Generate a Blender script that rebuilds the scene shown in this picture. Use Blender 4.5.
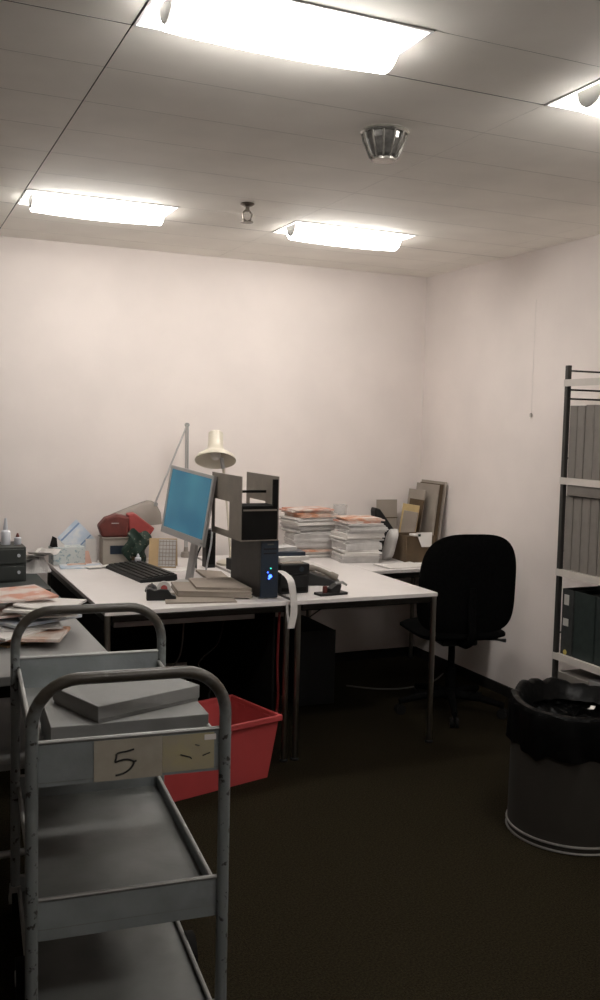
import bpy, bmesh, math, random
from mathutils import Vector, Matrix
random.seed(7)
for o in list(bpy.data.objects): bpy.data.objects.remove(o)
S = bpy.context.scene
COL = S.collection
R = math.radians

# ------------------------------------------------------------------ camera
cam_data = bpy.data.cameras.new('camera'); cam = bpy.data.objects.new('camera', cam_data); COL.objects.link(cam)
cam_data.sensor_fit = 'VERTICAL'; cam_data.sensor_height = 24.0; cam_data.lens = 950.28/1000*24.0
cam_data.clip_start = 0.05; cam_data.clip_end = 60
right = Vector((0.91459, -0.40371, 0.02326)); up = Vector((0.01063, 0.08151, 0.99662)); fwd = right.cross(up)*-1
fwd = Vector((0.40424, 0.91125, -0.07884))
cam.matrix_world = Matrix(((right.x, up.x, -fwd.x, 0.0), (right.y, up.y, -fwd.y, 0.0), (right.z, up.z, -fwd.z, 1.53), (0, 0, 0, 1)))
S.camera = cam
# ------------------------------------------------------------------ world, exposure
W = bpy.data.worlds.new('world'); S.world = W; W.use_nodes = True
W.node_tree.nodes['Background'].inputs[0].default_value = (0.02, 0.02, 0.02, 1)
W.node_tree.nodes['Background'].inputs[1].default_value = 0.2
S.view_settings.view_transform = 'Standard'; S.view_settings.look = 'None'
S.view_settings.gamma = 1.0; S.view_settings.use_curve_mapping = False
S.view_settings.exposure = 0.0
LAMP = 34.0          # radiance of the ceiling diffusers, seen and added
HC, DB, XR, XL, YF = 2.51, 5.45, 3.29, -3.2, -3.0     # ceiling height, back wall, right wall, left wall, front wall

# ------------------------------------------------------------------ materials
MATS = {}
def mat(name, col, rough=0.6, metal=0.0, var=0.08, scale=12.0, bump=0.0, bscale=60.0, emit=None, estr=0.0, spec=0.5, col2=None, ramp=(0.35, 0.65), alpha=1.0, trans=0.0):
    if name in MATS: return MATS[name]
    m = bpy.data.materials.new(name); m.use_nodes = True
    nt = m.node_tree; b = nt.nodes['Principled BSDF']
    b.inputs['Roughness'].default_value = rough; b.inputs['Metallic'].default_value = metal
    b.inputs['Specular IOR Level'].default_value = spec
    b.inputs['Alpha'].default_value = alpha; b.inputs['Transmission Weight'].default_value = trans
    tc = nt.nodes.new('ShaderNodeTexCoord'); n = nt.nodes.new('ShaderNodeTexNoise')
    n.inputs['Scale'].default_value = scale; n.inputs['Detail'].default_value = 4
    nt.links.new(tc.outputs['Object'], n.inputs['Vector'])
    r = nt.nodes.new('ShaderNodeValToRGB')
    c2 = col2 if col2 else tuple(min(1, c*(1+var)) for c in col)
    c1 = col if col2 else tuple(c*(1-var) for c in col)
    r.color_ramp.elements[0].position = ramp[0]; r.color_ramp.elements[1].position = ramp[1]
    r.color_ramp.elements[0].color = (*c1, 1); r.color_ramp.elements[1].color = (*c2, 1)
    nt.links.new(n.outputs['Fac'], r.inputs['Fac']); nt.links.new(r.outputs['Color'], b.inputs['Base Color'])
    if bump:
        n2 = nt.nodes.new('ShaderNodeTexNoise'); n2.inputs['Scale'].default_value = bscale; n2.inputs['Detail'].default_value = 3
        nt.links.new(tc.outputs['Object'], n2.inputs['Vector'])
        bp = nt.nodes.new('ShaderNodeBump'); bp.inputs['Strength'].default_value = bump; bp.inputs['Distance'].default_value = 0.01
        nt.links.new(n2.outputs['Fac'], bp.inputs['Height']); nt.links.new(bp.outputs['Normal'], b.inputs['Normal'])
    if emit:
        b.inputs['Emission Color'].default_value = (*emit, 1); b.inputs['Emission Strength'].default_value = estr
    MATS[name] = m
    return m
M_wall = mat('painted_wall', (0.75, 0.685, 0.65), 0.9, var=0.03, scale=3, bump=0.05, bscale=180)
M_ceil = mat('ceiling_panel', (0.92, 0.89, 0.825), 0.75, var=0.03, scale=4)
M_gap = mat('ceiling_gap', (0.03, 0.03, 0.03), 0.9)
M_carpet = mat('carpet', (0.006, 0.0045, 0.0025), 1.0, scale=160, col2=(0.024, 0.019, 0.010), bump=0.6, bscale=260, spec=0.05)
M_base = mat('baseboard_rubber', (0.010, 0.009, 0.008), 0.7, spec=0.2)
M_refl = mat('lamp_reflector', (0.85, 0.85, 0.83), 0.5, var=0.02)
M_capg = mat('lamp_end_cap', (0.09, 0.085, 0.08), 0.7)
M_diff = mat('lamp_diffuser', (0.9, 0.9, 0.88), 0.5, var=0.01, emit=(1.0, 0.955, 0.905), estr=LAMP)
M_desk = mat('white_laminate', (0.72, 0.68, 0.66), 0.35, var=0.02, scale=6)
M_black = mat('black_plastic', (0.008, 0.008, 0.008), 0.42, var=0.2, spec=0.35)
M_blackm = mat('black_matt', (0.007, 0.0065, 0.006), 0.85, var=0.2, spec=0.15)
M_fabric = mat('black_fabric', (0.004, 0.004, 0.004), 1.0, var=0.3, scale=80, bump=0.3, bscale=300, spec=0.03)
M_chrome = mat('chrome_tube', (0.34, 0.32, 0.28), 0.28, 1.0, var=0.05)
M_steel = mat('dull_steel', (0.34, 0.34, 0.33), 0.5, 0.6, var=0.1)
M_rail = mat('dark_table_rail', (0.016, 0.014, 0.012), 0.35, 0.8, var=0.1)
M_tgrey = mat('trolley_grey_paint', (0.185, 0.205, 0.21), 0.5, var=0.12, scale=9, bump=0.08, bscale=40)
M_ttray = mat('trolley_tray_grey', (0.15, 0.155, 0.15), 0.42, var=0.15, scale=7, bump=0.06, bscale=30)
M_tube = mat('worn_painted_tube', (0.02, 0.018, 0.015), 0.38, scale=55, col2=(0.15, 0.165, 0.165), ramp=(0.34, 0.40), bump=0.1, bscale=50)
def worn_top(m):                                         # paint worn down to dark metal along the hand rail
    nt = m.node_tree; b = nt.nodes['Principled BSDF']; src = b.inputs['Base Color'].links[0].from_socket
    tc = nt.nodes.new('ShaderNodeTexCoord'); sp = nt.nodes.new('ShaderNodeSeparateXYZ'); nt.links.new(tc.outputs['Object'], sp.inputs[0])
    n = nt.nodes.new('ShaderNodeTexNoise'); n.inputs['Scale'].default_value = 30; nt.links.new(tc.outputs['Object'], n.inputs['Vector'])
    ad = nt.nodes.new('ShaderNodeMath'); ad.operation = 'MULTIPLY_ADD'; ad.inputs[1].default_value = 0.16; nt.links.new(n.outputs['Fac'], ad.inputs[0]); nt.links.new(sp.outputs['Z'], ad.inputs[2])
    mr = nt.nodes.new('ShaderNodeMapRange'); mr.inputs[1].default_value = 0.90; mr.inputs[2].default_value = 0.99; nt.links.new(ad.outputs[0], mr.inputs[0])
    mx = nt.nodes.new('ShaderNodeMix'); mx.data_type = 'RGBA'; nt.links.new(mr.outputs[0], mx.inputs[0]); nt.links.new(src, mx.inputs[6]); mx.inputs[7].default_value = (0.040, 0.034, 0.026, 1)
    nt.links.new(mx.outputs[2], b.inputs['Base Color'])
worn_top(M_tube)
M_arch = mat('grey_box_board', (0.17, 0.17, 0.165), 0.75, var=0.06, scale=10)
M_arch2 = mat('grey_file_board', (0.160, 0.145, 0.127), 0.75, var=0.08, scale=14)
M_binder = mat('dark_binder_cloth', (0.024, 0.026, 0.025), 0.6, var=0.2, scale=30)
M_binder2 = mat('green_black_binder_cloth', (0.016, 0.024, 0.022), 0.55, var=0.2, scale=30)
M_spine = mat('binder_label', (0.42, 0.41, 0.38), 0.7)
M_ylabel = mat('yellow_sticker', (0.42, 0.33, 0.08), 0.7)
M_post = mat('shelf_post_grey', (0.035, 0.033, 0.03), 0.5, 0.3, var=0.1)
M_board = mat('shelf_board_cream', (0.52, 0.48, 0.44), 0.5, var=0.04)
M_tape = mat('beige_paper_label', (0.31, 0.285, 0.235), 0.8, var=0.08, scale=20)
M_ytape = mat('yellowed_paper_label', (0.34, 0.30, 0.18), 0.8, scale=18, col2=(0.30, 0.27, 0.20))
M_ink = mat('black_ink', (0.006, 0.006, 0.006), 0.7)
M_white = mat('white_paper', (0.66, 0.63, 0.60), 0.8, var=0.03, scale=15)
M_paperg = mat('grey_white_paper', (0.51, 0.49, 0.475), 0.8, var=0.10, scale=20)
M_pink = mat('pink_printed_paper', (0.60, 0.52, 0.48), 0.75, scale=9, col2=(0.50, 0.24, 0.17), ramp=(0.45, 0.6))
M_orange = mat('orange_printed_cover', (0.52, 0.26, 0.16), 0.75, scale=11, col2=(0.62, 0.55, 0.50), ramp=(0.4, 0.62))
M_brownp = mat('brown_envelope', (0.34, 0.22, 0.11), 0.85, var=0.08)
M_bluep = mat('pale_blue_paper', (0.42, 0.50, 0.60), 0.75, scale=14, col2=(0.62, 0.63, 0.64), ramp=(0.4, 0.6))
M_folder = mat('taupe_card_folder', (0.29, 0.245, 0.205), 0.8, var=0.05, scale=8)
M_fold2 = mat('grey_beige_card', (0.31, 0.27, 0.23), 0.85, var=0.05)
M_fold3 = mat('yellow_manila_card', (0.50, 0.37, 0.18), 0.85, var=0.05)
M_brown = mat('dark_brown_card', (0.085, 0.055, 0.028), 0.8, var=0.15)
M_red = mat('red_plastic', (0.40, 0.055, 0.055), 0.42, var=0.06, scale=6)
M_silver = mat('silver_plastic', (0.42, 0.41, 0.40), 0.4, 0.3, var=0.03)
M_cream = mat('cream_enamel', (0.62, 0.57, 0.47), 0.35, var=0.03)
M_lampg = mat('grey_lamp_head', (0.27, 0.24, 0.21), 0.55, var=0.05)
M_tower = mat('black_tower_case', (0.030, 0.027, 0.024), 0.5, var=0.15, scale=20)
M_org = mat('dark_grey_organiser', (0.185, 0.160, 0.132), 0.55, var=0.08, scale=14)
M_front = mat('blue_black_bezel', (0.016, 0.026, 0.042), 0.35, var=0.15)
M_ledb = mat('blue_led', (0.02, 0.05, 0.5), 0.4, emit=(0.04, 0.12, 1.0), estr=6.0)
M_ledg = mat('green_led', (0.02, 0.3, 0.2), 0.4, emit=(0.05, 0.7, 0.5), estr=1.6)
M_bag = mat('black_bin_bag', (0.003, 0.003, 0.003), 0.32, var=0.2, bump=0.3, bscale=22, spec=0.07)
M_bin = mat('dark_bin_metal', (0.014, 0.011, 0.007), 0.75, 0.0, var=0.12, scale=5)
M_binrim = mat('bin_base_steel', (0.30, 0.29, 0.27), 0.4, 0.7)
M_gtable = mat('grey_table_metal', (0.21, 0.21, 0.205), 0.5, var=0.05, scale=5)
M_dgreen = mat('dark_green_desk_mat', (0.022, 0.030, 0.028), 0.5, var=0.25, scale=6)
M_dbox = mat('dark_drawer_grey', (0.030, 0.034, 0.031), 0.5, var=0.1)
M_tan = mat('tan_card', (0.46, 0.32, 0.17), 0.7, var=0.05)
M_redbox = mat('dark_red_paper', (0.12, 0.022, 0.016), 0.6, var=0.2, scale=20)
M_redtop = mat('bright_red_paper', (0.33, 0.05, 0.045), 0.6, var=0.1)
M_grcloth = mat('dark_green_spotted_paper', (0.010, 0.028, 0.018), 0.7, scale=55, col2=(0.20, 0.18, 0.14), ramp=(0.6, 0.68))
M_dots = mat('pale_blue_dotted_card', (0.50, 0.53, 0.52), 0.8, scale=60, col2=(0.25, 0.33, 0.36), ramp=(0.56, 0.62))
M_glass = mat('clear_tumbler_plastic', (0.75, 0.73, 0.71), 0.15, alpha=0.28, spec=0.6, var=0.02)
M_clearw = mat('whitish_plastic_bag', (0.55, 0.53, 0.51), 0.35, var=0.08, alpha=0.9)
M_cable = mat('black_cable', (0.008, 0.008, 0.007), 0.6)
M_cableg = mat('grey_cable', (0.10, 0.095, 0.085), 0.6)
M_redcable = mat('red_cable', (0.20, 0.012, 0.012), 0.6)
M_detect = mat('detector_metal', (0.40, 0.39, 0.36), 0.25, 0.8, var=0.15, scale=60)
M_spr = mat('sprinkler_brass', (0.14, 0.12, 0.10), 0.35, 0.8)
M_detplastic = mat('detector_clear_plastic', (0.16, 0.155, 0.145), 0.12, 0.5, var=0.3, scale=50)
M_key = mat('keyboard_key', (0.014, 0.0145, 0.014), 0.5, var=0.1)
M_bottle = mat('white_bottle_plastic', (0.55, 0.56, 0.60), 0.4, var=0.02)

# screen: flat teal-blue desktop picture
def screen_mat():
    m = bpy.data.materials.new('lit_blue_screen'); m.use_nodes = True; nt = m.node_tree
    b = nt.nodes['Principled BSDF']; b.inputs['Base Color'].default_value = (0.01, 0.02, 0.03, 1); b.inputs['Roughness'].default_value = 0.35
    tc = nt.nodes.new('ShaderNodeTexCoord'); n = nt.nodes.new('ShaderNodeTexNoise'); n.inputs['Scale'].default_value = 4.5; n.inputs['Detail'].default_value = 1
    nt.links.new(tc.outputs['Object'], n.inputs['Vector'])
    r = nt.nodes.new('ShaderNodeValToRGB'); r.color_ramp.elements[0].position = 0.3; r.color_ramp.elements[1].position = 0.7
    r.color_ramp.elements[0].color = (0.016, 0.095, 0.155, 1); r.color_ramp.elements[1].color = (0.040, 0.17, 0.22, 1)
    nt.links.new(n.outputs['Fac'], r.inputs['Fac']); nt.links.new(r.outputs['Color'], b.inputs['Emission Color'])
    b.inputs['Emission Strength'].default_value = 1.0
    return m
M_screen = screen_mat()

# ------------------------------------------------------------------ mesh helpers
class B:
    def __init__(s): s.v = []; s.f = []
    def hexa(s, p):                                     # 8 points: bottom ring 0-3, top ring 4-7
        k = len(s.v); s.v += [tuple(q) for q in p]
        s.f += [tuple(k+i for i in t) for t in ((3,2,1,0), (4,5,6,7), (0,1,5,4), (1,2,6,5), (2,3,7,6), (3,0,4,7))]
        return s
    def box(s, x0, x1, y0, y1, z0, z1):
        return s.hexa([(x0,y0,z0),(x1,y0,z0),(x1,y1,z0),(x0,y1,z0),(x0,y0,z1),(x1,y0,z1),(x1,y1,z1),(x0,y1,z1)])
    def rbox(s, cx, cy, z0, sx, sy, h, rz=0.0):
        c, d = math.cos(rz), math.sin(rz); q = []
        for z in (z0, z0+h):
            for a, b in ((-1,-1),(1,-1),(1,1),(-1,1)):
                x, y = a*sx/2, b*sy/2; q.append((cx+x*c-y*d, cy+x*d+y*c, z))
        return s.hexa(q)
    def tube(s, path, r, n=10, closed=False):
        P = [Vector(p) for p in path]; m = len(P); k = len(s.v); N = None
        rr = r if isinstance(r, (list, tuple)) else [r]*m
        for i in range(m):
            a = P[i-1] if (i > 0 or closed) else P[i]; b = P[(i+1) % m] if (i < m-1 or closed) else P[i]
            t = (b-a).normalized()
            if N is None: N = t.orthogonal().normalized()
            N = (N - t*N.dot(t)).normalized(); Bn = t.cross(N)
            for j in range(n):
                a_ = 2*math.pi*j/n; s.v.append(tuple(P[i] + (N*math.cos(a_)+Bn*math.sin(a_))*rr[i]))
        for i in range(m if closed else m-1):
            i2 = (i+1) % m
            for j in range(n):
                j2 = (j+1) % n; s.f.append((k+i*n+j, k+i*n+j2, k+i2*n+j2, k+i2*n+j))
        if not closed:
            s.f.append(tuple(k+j for j in reversed(range(n)))); s.f.append(tuple(k+(m-1)*n+j for j in range(n)))
        return s
    def lathe(s, prof, n=24, c=(0,0,0), caps=True):
        k = len(s.v); m = len(prof)
        for r, z in prof:
            for j in range(n):
                a = 2*math.pi*j/n; s.v.append((c[0]+r*math.cos(a), c[1]+r*math.sin(a), c[2]+z))
        for i in range(m-1):
            for j in range(n):
                j2 = (j+1) % n; s.f.append((k+i*n+j, k+i*n+j2, k+(i+1)*n+j2, k+(i+1)*n+j))
        if caps:
            if prof[0][0] > 1e-5: s.f.append(tuple(k+j for j in reversed(range(n))))
            if prof[-1][0] > 1e-5: s.f.append(tuple(k+(m-1)*n+j for j in range(n)))
        return s
    def prism(s, poly, axis, a, b):                     # polygon in the two other axes, extruded along axis
        k = len(s.v); n = len(poly)
        for t in (a, b):
            for p, q in poly:
                s.v.append({'x': (t, p, q), 'y': (p, t, q), 'z': (p, q, t)}[axis])
        s.f.append(tuple(k+j for j in reversed(range(n)))); s.f.append(tuple(k+n+j for j in range(n)))
        for j in range(n):
            j2 = (j+1) % n; s.f.append((k+j, k+j2, k+n+j2, k+n+j))
        return s
    def sheet(s, cx, cy, z, sx, sy, rz, th=0.0015, curl=0.0, n=6, tilt=(0.0, 0.0)):   # a slightly curled sheet
        c, d = math.cos(rz), math.sin(rz); k = len(s.v)
        for t in (0, th):
            for i in range(n+1):
                for j in range(2):
                    x = (i/n-0.5)*sx; y = (j-0.5)*sy
                    zz = z+t+curl*(abs(2*i/n-1)**2)+tilt[0]*(x+sx/2)+tilt[1]*(y+sy/2)
                    s.v.append((cx+x*c-y*d, cy+x*d+y*c, zz))
        m = 2*(n+1)
        for i in range(n):
            a = k+2*i
            s.f.append((a, a+1, a+3, a+2)); s.f.append((a+m, a+2+m, a+3+m, a+1+m))
            s.f.append((a, a+2, a+2+m, a+m)); s.f.append((a+1, a+1+m, a+3+m, a+3))
        s.f.append((k, k+m, k+1+m, k+1)); e = k+2*n; s.f.append((e, e+1, e+1+m, e+m))
        return s
    def xf(s, mtx):
        s.v = [tuple(mtx @ Vector(p)) for p in s.v]; return s
    def build(s, name, m, parent=None, smooth=False, bevel=0.0, seg=2):
        me = bpy.data.meshes.new(name); me.from_pydata(s.v, [], s.f)
        bm = bmesh.new(); bm.from_mesh(me); bmesh.ops.recalc_face_normals(bm, faces=bm.faces); bm.to_mesh(me); bm.free()
        me.materials.append(m)
        if smooth:
            me.shade_smooth() if hasattr(me, 'shade_smooth') else None
            me.set_sharp_from_angle(angle=R(38))
        o = bpy.data.objects.new(name, me); COL.objects.link(o)
        if parent: o.parent = parent
        if bevel:
            md = o.modifiers.new('bevel', 'BEVEL'); md.width = bevel; md.segments = seg; md.limit_method = 'ANGLE'; md.angle_limit = R(40)
        return o
def tag(o, label=None, cat=None, group=None, kind=None):
    if label: o['label'] = label
    if cat: o['category'] = cat
    if group: o['group'] = group
    if kind: o['kind'] = kind
    return o
def thing(name, label, cat, loc=(0,0,0), rz=0.0, group=None):
    o = bpy.data.objects.new(name, None); o.empty_display_size = 0.1; COL.objects.link(o)
    o.location = loc; o.rotation_euler = (0, 0, rz)
    return tag(o, label, cat, group)
def struct(o): o['kind'] = 'structure'; return o
def place(o, loc, rz=0.0): o.location = loc; o.rotation_euler = (0, 0, rz); return o
def copy_tree(o, parent=None):
    c = o.copy(); COL.objects.link(c)
    if parent: c.parent = parent
    for ch in o.children: copy_tree(ch, c)
    return c
def arc(c, r, a0, a1, n, u=Vector((1,0,0)), w=Vector((0,0,1))):
    return [Vector(c) + u*(r*math.cos(R(a0+(a1-a0)*i/n))) + w*(r*math.sin(R(a0+(a1-a0)*i/n))) for i in range(n+1)]
def bez(p, n=14):
    P = [Vector(q) for q in p]; out = []                # Catmull-Rom through the points
    for i in range(len(P)-1):
        a = P[max(i-1,0)]; b = P[i]; c = P[i+1]; d = P[min(i+2,len(P)-1)]
        for k in range(n):
            t = k/n; out.append(0.5*((2*b)+(c-a)*t+(2*a-5*b+4*c-d)*t*t+(3*b-a-3*c+d)*t**3))
    return out+[P[-1]]

ORD = 'first second third fourth fifth sixth seventh eighth ninth tenth eleventh twelfth thirteenth fourteenth fifteenth sixteenth seventeenth eighteenth nineteenth twentieth twenty-first twenty-second'.split()
# ================================================================== SETTING
struct(B().box(XL, XR, YF, DB, -0.05, 0.0).build('floor', M_carpet))
struct(B().box(XL-0.1, XR+0.1, DB, DB+0.1, 0.0, HC+0.25).build('wall_back', M_wall))
struct(B().box(XR, XR+0.1, YF, DB, 0.0, HC+0.25).build('wall_right', M_wall))
struct(B().box(XL-0.1, XL, YF, DB, 0.0, HC+0.25).build('wall_left', M_wall))
struct(B().box(XL-0.1, XR+0.1, YF-0.1, YF, 0.0, HC+0.25).build('wall_front', M_wall))
struct(B().box(XL, XR-0.012, DB-0.012, DB, 0.0, 0.06).build('baseboard_back', M_base))
struct(B().box(XR-0.012, XR, YF, DB-0.012, 0.0, 0.06).build('baseboard_right', M_base))
ceil_o = struct(B().box(XL, XR, YF, DB, HC+0.15, HC+0.2).build('ceiling', M_gap))
# ceiling panels between seams; the lamp cells stay open
PX, PY = 1.26, 0.3125
X0, Y0 = 0.585, 2.415
LAMPS = [(0.585, 2.1025), (1.845, 2.1025), (0.585, 4.29), (1.845, 4.29), (0.585, -0.085), (1.845, -0.085)]  # the last pair is unseen, added to light the trolley front
LW = 0.685
def panel(x0, x1, y0, y1, ga, gb, gc, gd):
    x0 = max(x0, XL); x1 = min(x1, XR); y0 = max(y0, YF); y1 = min(y1, DB)
    if x1-x0 < 0.02 or y1-y0 < 0.02: return
    o_ = B().box(x0+ga, x1-gb, y0+gc, y1-gd, HC, HC+0.018).build('ceiling_panel', M_ceil, ceil_o)
    o_.data.materials.append(M_gap)                     # panel edges coloured dark for the shade inside the seams
    for p_ in o_.data.polygons:
        if abs(p_.normal.z) < 0.5: p_.material_index = 1
for i in range(-4, 3):
    for j in range(-18, 10):
        xa = X0+PX*i; ya = Y0+PY*j
        hit = [l for l in LAMPS if abs(l[0]-xa) < 0.01 and abs(l[1]-ya) < 0.02]
        sx = lambda q: 0.0018 if q == 0 else 0.0003
        sy = lambda q: 0.0020 if q % 7 == 0 else 0.0007
        panel(xa+(LW if hit else 0), xa+PX, ya, ya+PY, 0.0003 if hit else sx(i), sx(i+1), sy(j), sy(j+1))

# ------------------------------------------------------------------ ceiling lamps
def ceiling_lamp(x, y, label):
    t = thing('ceiling_lamp', label, 'ceiling lamp', (x+LW/2, y+PY/2, HC), 0, 'rectangular ceiling lamps')
    a, b, d = LW/2-0.003, PY/2-0.003, 0.045
    rf = B()
    rf.hexa([(-a,-b,0),(a,-b,0),(a,-b+0.004,0),(-a,-b+0.004,0),(-a,-0.07,d),(a,-0.07,d),(a,-0.066,d),(-a,-0.066,d)])
    rf.hexa([(-a,b-0.004,0),(a,b-0.004,0),(a,b,0),(-a,b,0),(-a,0.066,d),(a,0.066,d),(a,0.07,d),(-a,0.07,d)])
    rf.box(-a, a, -0.07, 0.07, d, d+0.004)
    rf.box(-a, -a+0.004, -b, b, -0.001, d); rf.box(a-0.004, a, -b, b, -0.001, d)
    rf.build('reflector', M_refl, t)
    fr = B(); fr.box(-a-0.001, a+0.001, -b-0.001, -b+0.006, -0.003, 0); fr.box(-a-0.001, a+0.001, b-0.006, b+0.001, -0.003, 0)
    fr.box(-a-0.001, -a+0.006, -b, b, -0.003, 0); fr.box(a-0.006, a+0.001, -b, b, -0.003, 0); fr.build('frame', M_refl, t)
    r, L = 0.078, a-0.045
    df = B(); NX = 14                                   # barrel-shaped half tube
    for k in range(NX+1):
        x_ = -L+2*L*k/NX; rr = 0.071+0.007*(1-(x_/L)**2)
        for i in range(19): df.v.append((x_, rr*math.cos(R(180+10*i)), 0.012+rr*math.sin(R(180+10*i))))
    for k in range(NX):
        for i in range(18): df.f.append((k*19+i, k*19+i+1, (k+1)*19+i+1, (k+1)*19+i))
        df.f.append((k*19, (k+1)*19, (k+1)*19+18, k*19+18))
    df.f.append(tuple(range(19))); df.f.append(tuple(NX*19+i for i in range(18, -1, -1)))
    df.build('diffuser', M_diff, t, True)
    r = 0.054
    pc = [((r+0.002)*math.cos(R(180+180*i/18)), 0.012+(r+0.002)*math.sin(R(180+180*i/18))) for i in range(19)]
    B().prism(pc, 'x', -L-0.006, -L).build('end_cap', M_capg, t); B().prism(pc, 'x', L, L+0.006).build('end_cap', M_capg, t)
for (x, y), lb in zip(LAMPS, ('large glowing ceiling lamp nearest the camera, above the trolley', 'ceiling lamp cut off by the right edge, beyond the smoke detector',
                              'glowing ceiling lamp near the back wall, left of the sprinkler', 'glowing ceiling lamp near the back wall, right of the sprinkler',
                              'added unseen ceiling lamp above the camera, left one', 'added unseen ceiling lamp above the camera, right one')):
    ceiling_lamp(x, y, lb)

# smoke detector in a ribbed metal guard
t = thing('smoke_detector', 'small round ribbed metal smoke detector on the ceiling', 'detector', (1.55, 2.87, HC))
B().lathe([(0.078, 0), (0.082, -0.006), (0.078, -0.012), (0.07, -0.012)], 32).build('base_ring', M_detect, t, True)
B().lathe([(0.066, -0.010), (0.062, -0.03), (0.043, -0.078), (0.03, -0.086), (0.0, -0.088)], 12).build('housing', M_detplastic, t)
for k in range(12):
    a = 2*math.pi*k/12; c, s_ = math.cos(a), math.sin(a)
    B().tube([(0.074*c, 0.074*s_, -0.010), (0.068*c, 0.068*s_, -0.035), (0.046*c, 0.046*s_, -0.085), (0.03*c, 0.03*s_, -0.092)], 0.004, 6).build('guard_rib', M_detect, t, True)
B().lathe([(0.04, -0.088), (0.04, -0.096), (0.0, -0.097)], 20).build('bottom_cap', M_detect, t, True)
# sprinkler
t = thing('sprinkler', 'small metal fire sprinkler between the two back ceiling lamps', 'sprinkler', (1.515, 4.07, HC))
B().lathe([(0.03, 0), (0.032, -0.004), (0.02, -0.012), (0.012, -0.014)], 20).build('escutcheon', M_spr, t, True)
B().lathe([(0.010, -0.012), (0.010, -0.035)], 12).build('body', M_spr, t, True)
for s_ in (-1, 1): B().tube([(s_*0.009, 0, -0.03), (s_*0.022, 0, -0.045), (s_*0.018, 0, -0.07), (0, 0, -0.08)], 0.004, 6).build('frame_arm', M_spr, t, True)
B().lathe([(0.002, -0.078), (0.028, -0.081), (0.028, -0.084), (0, -0.085)], 16).build('deflector', M_spr, t, True)
# thin cord hanging on the right wall
t = thing('wall_cord', 'thin pale cord hanging down the right wall with small end knob', 'cord', (XR-0.006, 4.29, 1.60))
B().tube([(0, 0, 0.02), (0, 0.003, 0.2), (0, 0.0, 0.64)], 0.0009, 6).build('cord', M_white, t)
B().lathe([(0.0, 0), (0.008, 0.004), (0.008, 0.02), (0.0, 0.026)], 10, (-0.004, 0, 0)).build('knob', M_board, t, True)

# ================================================================== DESKS
T = 0.74
def desk(name, label, x0, x1, y0, y1, legs, group=None):
    cx, cy = (x0+x1)/2, (y0+y1)/2; a, b = (x1-x0)/2, (y1-y0)/2
    t = thing(name, label, 'desk', (cx, cy, 0), 0, group)
    B().box(-a, a, -b, b, T-0.019, T).build('tabletop', M_desk, t, bevel=0.002)
    r = 0.014
    for s in (-1, 1):
        B().box(-a+2*r, a-2*r, s*(b-r)-r*0.8, s*(b-r)+r*0.8, T-0.049, T-0.0195).build('rail', M_rail, t, bevel=0.004)
        B().box(s*(a-r)-r*0.8, s*(a-r)+r*0.8, -b+2*r, b-2*r, T-0.049, T-0.0195).build('rail', M_rail, t, bevel=0.004)
    for sx in (-1, 1):
        for sy in (-1, 1):
            if sy < 0 and legs == 2: continue
            lg = B().lathe([(r, 0.012), (r, T-0.0195)], 14, (sx*(a-r), sy*(b-r), 0)).build('leg', M_chrome, t, True)
            B().lathe([(0.02, 0), (0.02, 0.007), (0.012, 0.012)], 14, (sx*(a-r), sy*(b-r), 0)).build('foot', M_black, lg, True)
    return t
d1 = desk('office_desk', 'white-topped desk holding the blue monitor and keyboard', 0.845, 1.685, 3.87, 5.35, 4, 'white desks in the corner')
B().box(-0.35, 0.30, -0.60, -0.46, T-0.10, T-0.052).build('cable_tray', M_steel, d1)
B().box(-0.405, -0.385, -0.70, 0.70, 0.55, T-0.052).build('side_panel', M_blackm, d1)
B().box(-0.38, 0.40, 0.69, 0.70, 0.12, T-0.052).build('added_dark_panel', M_blackm, d1)  # black panel added to keep the view under the desk dark
B().box(0.385, 0.395, -0.62, 0.70, 0.06, T-0.052).build('side_panel', M_blackm, d1)  # another added black panel, hides the paler wall seen beneath the desk
d2 = desk('office_desk', 'white-topped desk with chrome legs holding the paper stacks', 1.712, 2.455, 3.87, 5.35, 4, 'white desks in the corner')
B().box(0.10, 0.352, -0.62, -0.15, T-0.062, T-0.050).build('drawer_tray', M_paperg, d2)
desk('side_table', 'white side table behind the black chair holding leaning boards', 2.458, 3.235, 4.56, 5.40, 2)

# grey metal work table on the left, with a lower shelf
t = thing('work_table', 'grey metal work table with lower shelf, covered in loose papers', 'table', (0.21, 3.42, 0))
B().box(-0.50, 0.50, -0.45, 0.45, T-0.03, T).build('tabletop', M_gtable, t, bevel=0.003)
B().box(-0.48, 0.48, -0.44, 0.30, 0.44, 0.46).build('shelf', M_gtable, t, bevel=0.003)
B().tube([(-0.46, -0.42, 0.165), (0.46, -0.42, 0.165)], 0.012, 10).build('cross_rail', M_steel, t, True)
for sx in (-1, 1):
    for sy in (-1, 1):
        B().box(sx*0.47-0.018, sx*0.47+0.018, sy*0.42-0.018, sy*0.42+0.018, 0, T-0.03).build('leg', M_blackm, t)
# dark desk behind it
t = thing('dark_desk', 'dark green-black desk against the wall, left of the white desk', 'desk', (0.17, 4.72, 0))
B().box(-0.58, 0.58, -0.68, 0.68, 0.69, 0.72).build('tabletop', M_dgreen, t, bevel=0.003)
for sx in (-1, 1): B().box(sx*0.55-0.015, sx*0.55+0.015, -0.64, 0.64, 0, 0.69).build('side_panel', M_blackm, t)
B().box(-0.53, 0.53, 0.60, 0.62, 0.25, 0.69).build('back_panel', M_blackm, t)

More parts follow.
